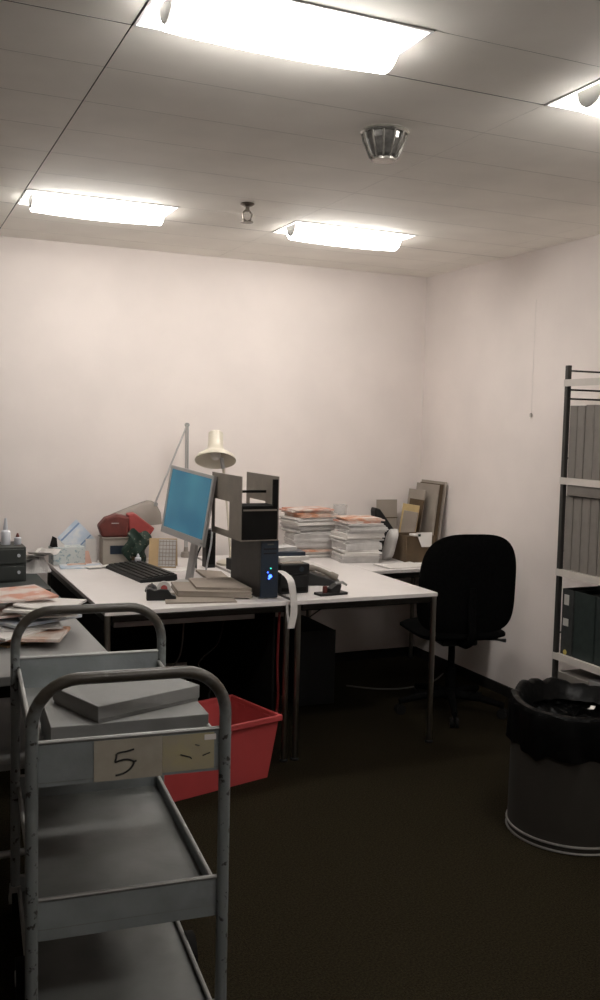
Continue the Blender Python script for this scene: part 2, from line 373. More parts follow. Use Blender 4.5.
# ================================================================== TROLLEY
t = thing('trolley', 'grey steel three-tier trolley with numbered end panel in the foreground', 'trolley', (0.524, 2.105, 0), R(-4.7))
hw, LN, zt, rc = 0.222, 0.80, 0.95, 0.105
def loop(y):
    p = [Vector((-hw, y, 0.10)), Vector((-hw, y, 0.5))] + arc((-hw+rc, y, zt-rc), rc, 180, 90, 8) + arc((hw-rc, y, zt-rc), rc, 90, 0, 8) + [Vector((hw, y, 0.5)), Vector((hw, y, 0.10))]
    return B().tube(p, 0.0145, 14)
loop(0).build('end_loop', M_tube, t, True); loop(LN).build('end_loop', M_tube, t, True)
def tray(z_floor, z_bot, z_top, name):
    y0, y1, a = 0.004, LN-0.004, hw-0.010
    o = B().box(-a, a, y0, y1, z_floor-0.002, z_floor).build(name, M_ttray, t)
    for ya, yb in ((y0, y0+0.003), (y1-0.003, y1)):
        e = B().box(-a, a, ya, yb, z_bot, z_top).build('end_panel', M_tgrey, o)
        B().tube([(-a, (ya+yb)/2, z_top), (a, (ya+yb)/2, z_top)], 0.0045, 8)
    B().tube([(-a, y0, z_top), (a, y0, z_top)], 0.005, 8).build('rolled_edge', M_steel, o, True)
    B().tube([(-a, y1, z_top), (a, y1, z_top)], 0.005, 8).build('rolled_edge', M_steel, o, True)
    for s in (-1, 1):
        B().box(s*a-0.0015, s*a+0.0015, y0, y1, z_floor-0.01, z_top-0.035).build('side_rim', M_tgrey, o)
        B().tube([(s*a, y0, z_top-0.035), (s*a, y1, z_top-0.035)], 0.006, 8).build('rolled_edge', M_steel, o, True)
    return o
top = tray(0.715, 0.705, 0.808, 'top_tray'); mid = tray(0.372, 0.345, 0.443, 'middle_tray'); bot = tray(0.078, 0.066, 0.128, 'bottom_tray')
# paper labels on the near end panel, with the handwritten 5
B().box(-0.085, 0.072, 0.0022, 0.004, 0.7055, 0.801).build('paper_label', M_tape, top)
B().box(0.0725, 0.196, 0.0020, 0.004, 0.712, 0.799).build('yellowed_label', M_ytape, top)
B().box(0.172, 0.200, 0.0008, 0.0020, 0.782, 0.795).build('small_sticker', M_white, top)
def stroke(pts, w=0.0022):
    b = B(); P = bez([(p[0], 0.0012, p[1]-0.018) for p in pts], 5); b.tube(P, w, 6); return b
num = B()
for pts in ([(-0.014, 0.789), (-0.024, 0.7885), (-0.034, 0.786)], [(-0.034, 0.786), (-0.0345, 0.777), (-0.037, 0.768)], [(0.006, 0.7935), (-0.014, 0.789)],
            [(-0.038, 0.766), (-0.018, 0.771), (-0.002, 0.769), (0.006, 0.762), (-0.002, 0.748), (-0.018, 0.738), (-0.036, 0.735)], [(0.006, 0.764), (0.012, 0.766)]):
    s_ = stroke(pts); k = len(num.v); num.v += s_.v; num.f += [tuple(i+k for i in f) for f in s_.f]
num.build('handwritten_five', M_ink, top)
mk = B()
for x0, z0, x1, z1 in ((0.115, 0.752, 0.138, 0.744), (0.138, 0.744, 0.142, 0.740), (0.168, 0.745, 0.186, 0.751), (0.150, 0.773, 0.16, 0.770)):
    mk.tube([(x0, 0.001, z0), (x1, 0.001, z1)], 0.0014, 6)
mk.build('scuff_marks', M_ink, top)
# castors at the four legs, a larger fixed wheel pair amidships
for sx in (-1, 1):
    for y in (0, LN):
        c = B().tube([(sx*hw-0.011, y, 0.043), (sx*hw+0.011, y, 0.043)], 0.043, 20).build('castor_wheel', M_blackm, t, True)
        B().hexa([(sx*hw-0.02, y-0.02, 0.05), (sx*hw+0.02, y-0.02, 0.05), (sx*hw+0.02, y+0.02, 0.05), (sx*hw-0.02, y+0.02, 0.05),
                  (sx*hw-0.016, y-0.016, 0.10), (sx*hw+0.016, y-0.016, 0.10), (sx*hw+0.016, y+0.016, 0.10), (sx*hw-0.016, y+0.016, 0.10)]).build('fork', M_steel, c)
    w = B().tube([(sx*(hw+0.006)-0.012, LN*0.46, 0.052), (sx*(hw+0.006)+0.012, LN*0.46, 0.052)], 0.052, 24).build('fixed_wheel', M_blackm, t, True)
    B().tube([(sx*(hw+0.006)-0.014, LN*0.46, 0.052), (sx*(hw+0.006)+0.014, LN*0.46, 0.052)], 0.02, 16).build('hub', M_steel, w, True)
# two grey document boxes lying on the trolley
def doc_box(label, c, z, sx, sy, h, rz):
    t = thing('document_box', label, 'box', (c[0], c[1], z), rz, 'document boxes on the trolley')
    B().box(-sx/2+0.003, sx/2-0.003, -sy/2+0.003, sy/2-0.003, 0, h*0.8).build('base', M_arch, t)
    B().box(-sx/2, sx/2, -sy/2, sy/2, h*0.18, h).build('lid', M_arch, t, bevel=0.002)
doc_box('lower grey cardboard document box lying flat in the trolley top tray', (0.564, 2.372), 0.716, 0.385, 0.29, 0.088, R(-3.5))
a = R(19.5); fl = Vector((0.472, 2.226)); cxy = fl + Vector((math.cos(a), math.sin(a)))*0.152 + Vector((-math.sin(a), math.cos(a)))*0.11
doc_box('upper grey document box lying askew on top of another box', cxy, 0.805, 0.304, 0.22, 0.042, a)

# ================================================================== RED CRATE
a = R(15); d = Vector((math.cos(a), math.sin(a))); n = Vector((-math.sin(a), math.cos(a)))
cc = Vector((1.527, 3.726)) - d*0.26 + n*0.15
t = thing('plastic_crate', 'red open plastic crate on the floor behind the trolley', 'crate', (cc.x, cc.y, 0), a)
bx, by, tx, ty, h, w = 0.26, 0.15, 0.295, 0.18, 0.275, 0.004
B().box(-bx, bx, -by, by, 0, w).build('bottom', M_red, t)
for s in (-1, 1):
    B().hexa([(-bx, s*by-w/2, 0), (bx, s*by-w/2, 0), (bx, s*by+w/2, 0), (-bx, s*by+w/2, 0), (-tx, s*ty-w/2, h), (tx, s*ty-w/2, h), (tx, s*ty+w/2, h), (-tx, s*ty+w/2, h)]).build('long_wall', M_red, t)
    B().hexa([(s*bx-w/2, -by, 0), (s*bx+w/2, -by, 0), (s*bx+w/2, by, 0), (s*bx-w/2, by, 0), (s*tx-w/2, -ty, h), (s*tx+w/2, -ty, h), (s*tx+w/2, ty, h), (s*tx-w/2, ty, h)]).build('end_wall', M_red, t)
rim = B()
for s in (-1, 1):
    rim.box(-tx-0.012, tx+0.012, s*ty-0.004 if s > 0 else -ty-0.012, ty+0.012 if s > 0 else -ty+0.004, h-0.022, h+0.004)
    rim.box(tx-0.004 if s > 0 else -tx-0.012, tx+0.012 if s > 0 else -tx+0.004, -ty, ty, h-0.022, h+0.004)
rim.build('rim', M_red, t, bevel=0.004)
for s in (-1, 1):
    B().hexa([(s*0.11-0.02, -by-0.004, 0.0), (s*0.11+0.02, -by-0.004, 0.0), (s*0.11+0.02, -by, 0.0), (s*0.11-0.02, -by, 0.0), (s*0.11-0.02, -ty-0.006, h-0.02), (s*0.11+0.02, -ty-0.006, h-0.02), (s*0.11+0.02, -ty, h-0.02), (s*0.11-0.02, -ty, h-0.02)])
for s in (-1, 1): B().box(tx-0.006, tx+0.016, s*0.10-0.03, s*0.10+0.03, h-0.05, h-0.015).build('rib', M_red, t)

# ================================================================== OFFICE CHAIR
t = thing('office_chair', 'black upholstered swivel chair beside the desk end', 'chair', (2.815, 4.28, 0), R(-12))
# five-star base
for k in range(5):
    an = R(90+72*k+20); c, s_ = math.cos(an), math.sin(an)
    lg = B().tube([(0.03*c, 0.03*s_, 0.10), (0.16*c, 0.16*s_, 0.095), (0.29*c, 0.29*s_, 0.07)], [0.024, 0.02, 0.015], 10).build('base_arm', M_fabric, t, True)
    for s in (-1, 1):
        q = Vector((0.285*c - s*0.014*s_, 0.285*s_ + s*0.014*c, 0.027)); ax = Vector((-s_, c, 0))*0.008
        B().tube([q-ax, q+ax], 0.027, 16).build('castor', M_blackm, lg, True)
    B().tube([(0.285*c, 0.285*s_, 0.03), (0.285*c, 0.285*s_, 0.075)], 0.007, 8).build('castor_stem', M_fabric, lg)
B().lathe([(0.035, 0.07), (0.035, 0.13), (0.027, 0.135), (0.027, 0.24), (0.018, 0.245), (0.018, 0.40)], 20).build('gas_column', M_fabric, t, True)
B().box(-0.10, 0.10, -0.12, 0.10, 0.385, 0.425).build('mechanism', M_black, t, bevel=0.01)
B().tube([(0.08, -0.03, 0.405), (0.24, -0.04, 0.398), (0.29, -0.045, 0.392)], [0.006, 0.006, 0.011], 8).build('lever', M_black, t, True)
def pad(fn, nu, nv):                                     # closed pad from two sheets of fn(u, v, side)
    b = B(); 
    for side in (0, 1):
        for i in range(nu+1):
            for j in range(nv+1): b.v.append(fn(i/nu*2-1, j/nv*2-1, side))
    m = (nu+1)*(nv+1); idx = lambda i, j, s: s*m+i*(nv+1)+j
    for i in range(nu):
        for j in range(nv):
            b.f.append((idx(i,j,0), idx(i+1,j,0), idx(i+1,j+1,0), idx(i,j+1,0))); b.f.append((idx(i,j,1), idx(i,j+1,1), idx(i+1,j+1,1), idx(i+1,j,1)))
    ring = [(i, 0) for i in range(nu)]+[(nu, j) for j in range(nv)]+[(i, nv) for i in range(nu, 0, -1)]+[(0, j) for j in range(nv, 0, -1)]
    for k in range(len(ring)):
        a, c = ring[k], ring[(k+1) % len(ring)]; b.f.append((idx(*a,0), idx(*c,0), idx(*c,1), idx(*a,1)))
    return b
def sq(u, v, p=5.0):                                     # square to superellipse
    m = max(abs(u), abs(v))
    if m < 1e-6: return u, v
    k = (abs(u)**p+abs(v)**p)**(1/p); return u*m/k, v*m/k
def back_fn(u, v, side):
    x, z = sq(u, v, 3.2 if v > 0 else 4.5); e = max(0, 1-max(abs(u), abs(v))**6)
    wd = 0.265*(1+0.03*(-z)); y = -0.235 - 0.03*z*1.0 + 0.045*x*x*1.0
    y += (0.034*e+0.004)*(1 if side else -1)*(1 if side else 0.6)
    return (x*wd, y, 0.735+z*0.262)
pad(back_fn, 20, 20).build('backrest', M_fabric, t, True)
def seat_fn(u, v, side):
    x, y = sq(u, v, 4.5); e = max(0, 1-max(abs(u), abs(v))**6)
    return (x*0.25, 0.015+y*0.24, 0.455+(0.033*e+0.006)*(1 if side else -1)*(1 if side else 0.9) - 0.02*max(0, y)**3)
pad(seat_fn, 18, 18).build('seat', M_fabric, t, True)
B().tube(bez([(0, -0.06, 0.405), (0, -0.20, 0.41), (0, -0.275, 0.47), (0, -0.262, 0.60), (0, -0.262, 0.72)], 6), 0.02, 8).build('back_bracket', M_fabric, t, True)

# ================================================================== WASTE BIN
t = thing('waste_bin', 'large round dark waste bin lined with black plastic bag', 'bin', (2.42, 2.82, 0))
B().lathe([(0.236, 0.0), (0.236, 0.030), (0.236, 0.035), (0.233, 0.48), (0.228, 0.48), (0.229, 0.012), (0.0, 0.012)], 56).build('body', M_bin, t, True)
for z in (0.006, 0.030): B().tube([Vector((0.238*math.cos(2*math.pi*k/56), 0.238*math.sin(2*math.pi*k/56), z)) for k in range(56)], 0.0045, 6, True).build('base_ring', M_binrim, t, True)
lin = B(); NB = 96; prof = [(0.243, 0.345), (0.247, 0.37), (0.246, 0.43), (0.247, 0.485), (0.242, 0.500), (0.228, 0.497), (0.222, 0.47), (0.20, 0.43), (0.13, 0.415), (0.05, 0.43), (0.0, 0.44)]
rng = random.Random(3); ph = [rng.uniform(0, 6.28) for _ in range(12)]
for i, (r, z) in enumerate(prof):
    for j in range(NB):
        q = 2*math.pi*j/NB
        wv = sum(math.sin(q*f+ph[k]+i*0.7)*am for k, (f, am) in enumerate(((5, .4), (9, .35), (14, .3), (23, .3), (37, .2))))
        amp = [0.010, 0.007, 0.004, 0.003, 0.004, 0.004, 0.009, 0.016, 0.02, 0.02, 0][i]; za = [0.016, 0.006, 0.004, 0.003, 0.006, 0.005, 0.008, 0.016, 0.028, 0.03, 0.0][i]
        wz = sum(math.sin(q*f+ph[k+5]+i*1.3)*am for k, (f, am) in enumerate(((3, .5), (7, .4), (11, .4), (19, .3))))
        rr = max(0, r+amp*wv); lin.v.append((rr*math.cos(q), rr*math.sin(q), z+za*wz))
for i in range(len(prof)-1):
    for j in range(NB):
        j2 = (j+1) % NB; lin.f.append((i*NB+j, i*NB+j2, (i+1)*NB+j2, (i+1)*NB+j))
lin.build('bin_liner', M_bag, t, True)
cr = B(); NB = 60
for i, (r, z) in enumerate([(0.244, 0.495), (0.238, 0.505), (0.222, 0.508), (0.205, 0.50), (0.17, 0.46)]):
    for j in range(NB):
        q = 2*math.pi*j/NB; k = max(0.0, math.sin(q-0.2))
        wz = sum(math.sin(q*f+ph[m_])*am for m_, (f, am) in enumerate(((4, .4), (9, .5), (15, .4), (22, .4)))); rr = r+0.006*wz
        cr.v.append((rr*math.cos(q), rr*math.sin(q), z+(0.003+0.007*k)*wz*(1 if 0 < i < 4 else 0.2)+0.022*k*(1 if 0 < i < 4 else 0)))
for i in range(4):
    for j in range(NB): cr.f.append((i*NB+j, i*NB+(j+1) % NB, (i+1)*NB+(j+1) % NB, (i+1)*NB+j))
cr.build('gathered_rim', M_bag, t, True)
tag(place(B().sheet(0, 0, 0, 0.045, 0.018, 0, 0.003, 0.004).build('paper_scrap', M_white), (2.475, 2.79, 0.475), R(35)), 'small white scrap of paper lying in the bin bag', 'paper')

# ================================================================== SHELVING ON THE RIGHT WALL
SX0, SX1, SY0, SY1 = 3.0, 3.285, 2.55, 3.675
t = thing('shelving_rack', 'metal shelving rack with cream boards along the right wall', 'shelf', (3.14, 3.11, 0))
ox, oy = 3.14, 3.11
for y in (SY0, SY1):
    for x in (SX0, SX1-0.022):
        B().box(x-ox, x+0.022-ox, y-0.022-oy if y == SY1 else y-oy, y-oy if y == SY1 else y+0.022-oy, 0, 1.842).build('post', M_post, t, bevel=0.002)
    for z in (0.15, 0.55, 0.95, 1.40, 1.684, 1.727, 1.817):
        B().tube([(SX0+0.02-ox, (y-0.011 if y == SY1 else y+0.011)-oy, z), (SX1-0.02-ox, (y-0.011 if y == SY1 else y+0.011)-oy, z)], 0.0045, 8).build('rung', M_post, t, True)
SZ = [0.10, 0.452, 0.862, 1.305, 1.772]
for z in SZ:
    s_ = B().box(SX0-0.002-ox, SX1-0.005-ox, SY0+0.024-oy, SY1-0.024-oy, z-0.012, z+0.002).build('shelf_board', M_board, t)
    B().box(SX0-0.006-ox, SX0-0.002-ox, SY0+0.01-oy, SY1-0.002-oy, z-0.030, z+0.003).build('front_lip', M_board, s_)
# upright grey box files
def file_row(z, hgt, y_start, y_end, wmin, wmax, material, name, label, group, depth=0.235, seed=1):
    rg = random.Random(seed); y = y_start; k = 0
    while y > y_end:
        w = rg.uniform(wmin, wmax); hh = hgt+rg.uniform(-0.002, 0.002); dx = rg.uniform(0, 0.004)
        tt = thing(name, label % ORD[k], 'box file', (SX0+0.012+dx+depth/2, y-w/2, z+0.0025), 0, group)
        B().box(-depth/2, depth/2, -w/2+0.0016, w/2-0.0016, 0, hh).build('case', material, tt, bevel=0.0022)
        B().box(-depth/2-0.0012, -depth/2, -w/2+0.010, w/2-0.010, hh*0.62, hh*0.86).build('spine_panel', material, tt)
        y -= w+0.001; k += 1
file_row(1.305, 0.345, 3.645, 2.60, 0.052, 0.062, M_arch2, 'box_file', 'upright grey box file, %s from the far end, upper shelf row', 'grey box files on the upper shelf', seed=4)
file_row(0.862, 0.358, 3.645, 2.60, 0.050, 0.060, M_arch2, 'box_file', 'upright grey box file, %s from the far end, middle shelf row', 'grey box files on the middle shelf', seed=9)
def flat_file(label, x, y, z, sx, sy, h, rz, m=None):
    tt = thing('flat_box_file', label, 'box file', (x, y, z), rz)
    B().box(-sx/2, sx/2, -sy/2, sy/2, 0, h).build('case', m or M_arch2, tt, bevel=0.0025)
    B().box(-sx/2-0.001, -sx/2+0.002, -sy/2+0.006, sy/2-0.006, h*0.2, h*0.8).build('spine_panel', m or M_arch2, tt)
flat_file('grey box file lying flat on top of the middle shelf row', 3.118, 3.475, 1.2245, 0.235, 0.30, 0.050, R(1))
flat_file('grey box file lying flat on top of the upper shelf row', 3.13, 3.29, 1.655, 0.235, 0.30, 0.045, R(-2))
# dark binders
wid = [0.085, 0.145, 0.115, 0.10, 0.085, 0.10, 0.085]
y = 3.640
for k, w in enumerate(wid):
    lb = ['dark binder with two pale spine labels at the far shelf end', 'wide dark green-black binder second from the labelled binder end', 'dark binder third from the far end of the low shelf'][k] if k < 3 else 'dark upright binder, %s from the far end of the low shelf' % ORD[k]
    tt = thing('binder', lb, 'binder', (SX0+0.015+0.13, y-w/2, 0.4545), 0, 'dark binders on the low shelf')
    m = M_binder2 if k in (1, 2) else M_binder
    for s in (-1, 1): B().box(-0.125, 0.13, s*(w/2-0.002)-0.0018, s*(w/2-0.002)+0.0018, 0, 0.318).build('cover', m, tt, bevel=0.001)
    B().box(-0.13, -0.126, -w/2+0.002, w/2-0.002, 0, 0.318).build('spine', m, tt, bevel=0.001)
    B().box(-0.115, 0.115, -w/2+0.006, w/2-0.006, 0.004, 0.300).build('pages', M_binder, tt)
    if k == 0:
        B().box(-0.1312, -0.130, -0.008, 0.026, 0.242, 0.292).build('spine_label', M_spine, tt); B().box(-0.1312, -0.130, -0.010, 0.028, 0.140, 0.176).build('spine_label', M_spine, tt)
        B().tube([(-0.1312, 0.006, 0.012), (-0.130, 0.006, 0.012)], 0.013, 14).build('yellow_sticker', M_ylabel, tt)
    y -= w+0.004
# archive boxes on the bottom shelf
for k, (ya, yb, hz) in enumerate(((3.63, 3.42, 0.262), (3.41, 3.13, 0.275), (3.12, 2.80, 0.27))):
    tt = thing('archive_box', ['dark grey archive box at the far end of the bottom shelf', 'grey archive box with pale sticker beside the bin bag', 'dark archive box hidden low behind the bin'][k], 'box', (3.14, (ya+yb)/2, 0.1025), 0)
    hy = (ya-yb)/2
    B().box(-0.135, 0.13, -hy, hy, 0, hz).build('body', M_arch2, tt, bevel=0.002)
    B().box(-0.139, 0.134, -hy-0.002, hy+0.002, hz-0.05, hz+0.004).build('lid', M_arch2 if k == 0 else M_arch, tt, bevel=0.002)
    if k: B().box(-0.141, -0.139, 0.02, 0.09, hz-0.04, hz-0.012).build('sticker', M_ytape if k == 1 else M_spine, tt)

# ================================================================== COMPUTER, MONITOR, ORGANISER
t = thing('computer_tower', 'slim black computer tower with glowing blue light at desk corner', 'computer', (1.607, 3.945, T))
B().box(-0.042, 0.044, 0.012, 0.40, 0.006, 0.266).build('case', M_tower, t, bevel=0.003)
f_ = B().box(-0.042, 0.044, 0, 0.012, 0.004, 0.268).build('front_bezel', M_front, t, bevel=0.004)
B().box(-0.030, 0.032, -0.0015, 0.0, 0.205, 0.212).build('drive_slot', M_black, f_); B().box(-0.030, 0.032, -0.0015, 0.0, 0.225, 0.232).build('drive_slot', M_black, f_)
B().box(-0.012, 0.020, -0.001, 0.0, 0.246, 0.252).build('nameplate', M_cableg, f_)
for x, z, r, m in ((0.004, 0.104, 0.0085, M_ledb), (-0.008, 0.122, 0.003, M_ledb), (0.006, 0.140, 0.0035, M_ledg), (-0.002, 0.094, 0.004, M_ledb)):
    B().tube([(x, -0.0025, z), (x, 0.001, z)], r, 16).build('indicator_light', m, f_)
for s in (-0.032, 0.034):
    B().box(s-0.008, s+0.008, 0.03, 0.38, 0, 0.006).build('foot', M_black, t)

t = thing('file_organiser', 'dark open-topped organiser with tall side panels on computer tower', 'organiser', (1.548, 3.925, 1.0085))
def side(x):
    b = B(); th = 0.004; h0, y1 = 0.288, 0.405
    cy0, cy1, cz0, cz1 = 0.155, 0.365, 0.03, 0.165
    for (ya, yb, za, zb) in ((0, cy0, 0, h0), (cy1, y1, 0, h0), (cy0, cy1, 0, cz0), (cy0, cy1, cz1, h0)): b.box(x-th/2, x+th/2, ya, yb, za, zb)
    return b
side(-0.088).build('side_panel', M_org, t); side(0.088).build('side_panel', M_org, t)
B().box(-0.086, 0.086, 0, 0.405, 0, 0.005).build('bottom', M_org, t)
B().box(-0.086, 0.086, 0.0, 0.14, 0.005, 0.158).build('front_box', M_blackm, t, bevel=0.004)
B().box(-0.080, 0.080, -0.004, 0.0, 0.135, 0.142).build('ridge', M_org, t)
B().box(-0.086, 0.086, 0.145, 0.151, 0.205, 0.217).build('cross_bar', M_blackm, t)
B().box(0.062, 0.086, 0.0, 0.012, 0.15, 0.275).build('corner_fold', M_blackm, t)

# monitor (faces the left, slightly towards the camera)
pTL, pTR, pBL, pBR = Vector((1.351, 4.655, 1.312)), Vector((1.437, 4.25, 1.286)), Vector((1.298, 4.665, 0.976)), Vector((1.397, 4.268, 0.935))
ex = ((pTR-pTL)+(pBR-pBL)).normalized(); ez = ((pTL-pBL)+(pTR-pBR)); ez = (ez-ex*ez.dot(ex)).normalized(); ey = ez.cross(ex)
cen = (pTL+pTR+pBL+pBR)/4
base_xy = cen + ey*0.02
t = thing('computer_monitor', 'silver-framed flat monitor showing a blue screen', 'monitor', (base_xy.x, base_xy.y, T))
loc = Vector((base_xy.x, base_xy.y, T))
MX = Matrix(((ex.x, ey.x, ez.x, cen.x-loc.x), (ex.y, ey.y, ez.y, cen.y-loc.y), (ex.z, ey.z, ez.z, cen.z-loc.z), (0, 0, 0, 1)))
wm, hm = 0.207, 0.171
def mpart(b, name, m, par=None, **k): return b.xf(MX).build(name, m, par or t, **k)
bz = B(); fw = 0.016
bz.box(-wm, wm, 0, 0.016, hm-fw, hm); bz.box(-wm, wm, 0, 0.016, -hm, -hm+0.032); bz.box(-wm, -wm+fw, 0, 0.016, -hm+0.032, hm-fw); bz.box(wm-fw, wm, 0, 0.016, -hm+0.032, hm-fw)
mpart(bz, 'bezel', M_silver)
mpart(B().box(-wm+0.001, wm-0.001, 0.0155, 0.0165, -hm+0.001, hm-0.001), 'back_plate', M_black)
mpart(B().box(-wm+fw, wm-fw, 0.003, 0.014, -hm+0.032, hm-fw), 'screen', M_screen)
mpart(B().box(-wm+0.045, wm-0.045, 0.0165, 0.034, -hm+0.03, hm-0.03), 'back_shell', M_black, bevel=0.006)
mpart(B().box(-0.10, 0.10, 0.034, 0.046, -0.02, 0.10), 'rear_housing', M_black, bevel=0.01)
ang = math.atan2(ex.y, ex.x)
e2 = Vector((ey.x, ey.y, 0)).normalized(); x2 = Vector((-e2.y, e2.x, 0))
def cq(off, z, h_=0.010, w_=0.024): return [tuple(e2*(off+a_*h_)+x2*(b_*w_)+Vector((0, 0, z))) for a_, b_ in ((-1, -1), (1, -1), (1, 1), (-1, 1))]
B().hexa(cq(0.0, 0.006)+cq(0.050, 0.30)).build('stand_column', M_silver, t, bevel=0.003)
B().lathe([(0.0, 0.0), (0.070, 0.0), (0.074, 0.004), (0.066, 0.010), (0.03, 0.014), (0, 0.015)], 32).build('stand_base', M_silver, t, True)
mpart(B().box(-0.03, 0.03, 0.034, 0.05, -0.035, 0.035), 'hinge', M_black)
mpart(B().box(wm-0.03, wm-0.004, 0.0, 0.004, -hm+0.010, -hm+0.018), 'power_button', M_black)

# keyboard
kc = Vector((1.228, 4.785)); kr = math.atan2(4.455-4.997, 1.185-1.121)
t = thing('keyboard', 'black computer keyboard on the white desk before the monitor', 'keyboard', (kc.x, kc.y, T), kr)
B().hexa([(-0.24, -0.09, 0), (0.24, -0.09, 0), (0.24, 0.09, 0), (-0.24, 0.09, 0), (-0.237, -0.087, 0.014), (0.237, -0.087, 0.014), (0.237, 0.087, 0.03), (-0.237, 0.087, 0.03)]).build('body', M_black, t, bevel=0.003)
ks = B()
for r_ in range(6):
    for c_ in range(21):
        if c_ in (15, 17) : pass
        x = -0.222+c_*0.0222; y = -0.066+r_*0.0265; z = 0.0155+r_*0.0025
        if r_ == 0 and 4 <= c_ <= 9: continue
        ks.box(x-0.009, x+0.009, y-0.010, y+0.010, z, z+0.007)
ks.box(-0.222+4*0.0222-0.009, -0.222+9*0.0222+0.009, -0.076, -0.056, 0.0155, 0.0225)
o = ks.build('keys', M_key, t); o['kind'] = 'stuff'
t.scale = (1.08, 1.1, 1.1)

# tape dispenser
t = thing('tape_dispenser', 'black tape dispenser near the front edge of the desk', 'tape dispenser', (1.14, 4.07, T), R(-12))
B().prism([(-0.065, 0), (0.065, 0), (0.065, 0.018), (0.045, 0.024), (0.03, 0.048), (-0.005, 0.05), (-0.03, 0.045), (-0.05, 0.052), (-0.065, 0.05)], 'y', -0.026, 0.026).build('body', M_black, t, bevel=0.003)
o = B().tube([(0.012, -0.011, 0.052), (0.012, 0.011, 0.052)], 0.030, 24).build('tape_roll', M_clearw, t, True)
B().tube([(0.012, -0.014, 0.052), (0.012, 0.014, 0.052)], 0.015, 18).build('core', M_redtop, o, True)
B().box(-0.068, -0.060, -0.013, 0.013, 0.046, 0.058).build('cutter', M_steel, t)
# computer mouse behind it
t = thing('computer_mouse', 'small black computer mouse beside the keyboard end', 'mouse', (1.155, 4.29, T), R(70))
B().lathe([(0.0, 0.034), (0.3, 0.032), (0.65, 0.025), (0.9, 0.013), (1.0, 0.004), (0.98, 0.0), (0, 0)], 24).xf(Matrix.Diagonal((0.052, 0.031, 1, 1))).build('shell', M_black, t, True)
B().box(0.012, 0.03, -0.003, 0.003, 0.026, 0.034).build('wheel', M_cableg, t)
o = B().tube(bez([(1.275, 4.49, 0.7445), (1.262, 4.43, 0.7445), (1.245, 4.375, 0.7445), (1.195, 4.325, 0.752)], 10), 0.0025, 6).build('mouse_cable', M_cable, None, True)
tag(o, 'thin black mouse cable curling between keyboard and mouse', 'cable')

# taupe folders under the tower side
def folder(label, pts, z, h, m=None, grp='card folders on the desk'):
    cx = sum(p[0] for p in pts)/4; cy = sum(p[1] for p in pts)/4
    tt = thing('card_folder', label, 'folder', (cx, cy, z), 0, grp)
    q = [(p[0]-cx, p[1]-cy) for p in pts]; f = h*0.28; ins = 0.985
    B().prism(q, 'z', 0, f).build('back_cover', m or M_folder, tt)
    B().prism([(a*ins, b*ins) for a, b in q], 'z', f, h-f).build('sheets', M_fold2, tt)
    B().prism(q, 'z', h-f, h).build('front_cover', m or M_folder, tt)
folder('thin taupe card folder lowest in the folder pile, slid forward', [(1.13, 3.96), (1.44, 3.905), (1.47, 4.14), (1.19, 4.20)], T, 0.006)
folder('thick taupe card folder in the middle of the folder pile', [(1.22, 4.08), (1.53, 3.955), (1.545, 4.24), (1.26, 4.33)], T+0.0065, 0.027)
folder('top taupe card folder of the pile beside the computer tower', [(1.31, 4.09), (1.54, 3.985), (1.555, 4.31), (1.35, 4.345)], T+0.034, 0.011)
folder('flat grey-taupe card lying behind the folder pile', [(1.50, 4.52), (1.60, 4.42), (1.64, 4.70), (1.53, 4.80)], T, 0.012)

# desk calendar: tan tent with ruled pages
t = thing('desk_calendar', 'tan tent desk calendar with ruled grid page behind the keyboard', 'calendar', (1.412, 5.01, T), R(-22))
B().hexa([(-0.075, -0.045, 0), (0.075, -0.045, 0), (0.075, -0.040, 0), (-0.075, -0.040, 0), (-0.075, -0.003, 0.155), (0.075, -0.003, 0.155), (0.075, 0.001, 0.155), (-0.075, 0.001, 0.155)]).build('front_board', M_tan, t)
B().hexa([(-0.075, 0.04, 0), (0.075, 0.04, 0), (0.075, 0.045, 0), (-0.075, 0.045, 0), (-0.075, 0.0, 0.155), (0.075, 0.0, 0.155), (0.075, 0.004, 0.155), (-0.075, 0.004, 0.155)]).build('back_board', M_tan, t)
pg = B().hexa([(-0.022, -0.0475, 0.008), (0.073, -0.0475, 0.008), (0.073, -0.0455, 0.008), (-0.022, -0.0455, 0.008), (-0.022, -0.0075, 0.15), (0.073, -0.0075, 0.15), (0.073, -0.0055, 0.15), (-0.022, -0.0055, 0.15)]).build('page', M_paperg, t)
gr = B()
for k in range(6):
    x = -0.018+k*0.0175; gr.hexa([(x, -0.0485, 0.012), (x+0.003, -0.0485, 0.012), (x+0.003, -0.047, 0.012), (x, -0.047, 0.012), (x, -0.0095, 0.146), (x+0.003, -0.0095, 0.146), (x+0.003, -0.008, 0.146), (x, -0.008, 0.146)])
for k in range(7):
    z = 0.018+k*0.02; y_ = -0.0482+(z-0.008)/0.142*0.04; gr.box(-0.02, 0.072, y_-0.001, y_, z, z+0.003)
gr.build('ruled_lines', M_folder, pg)

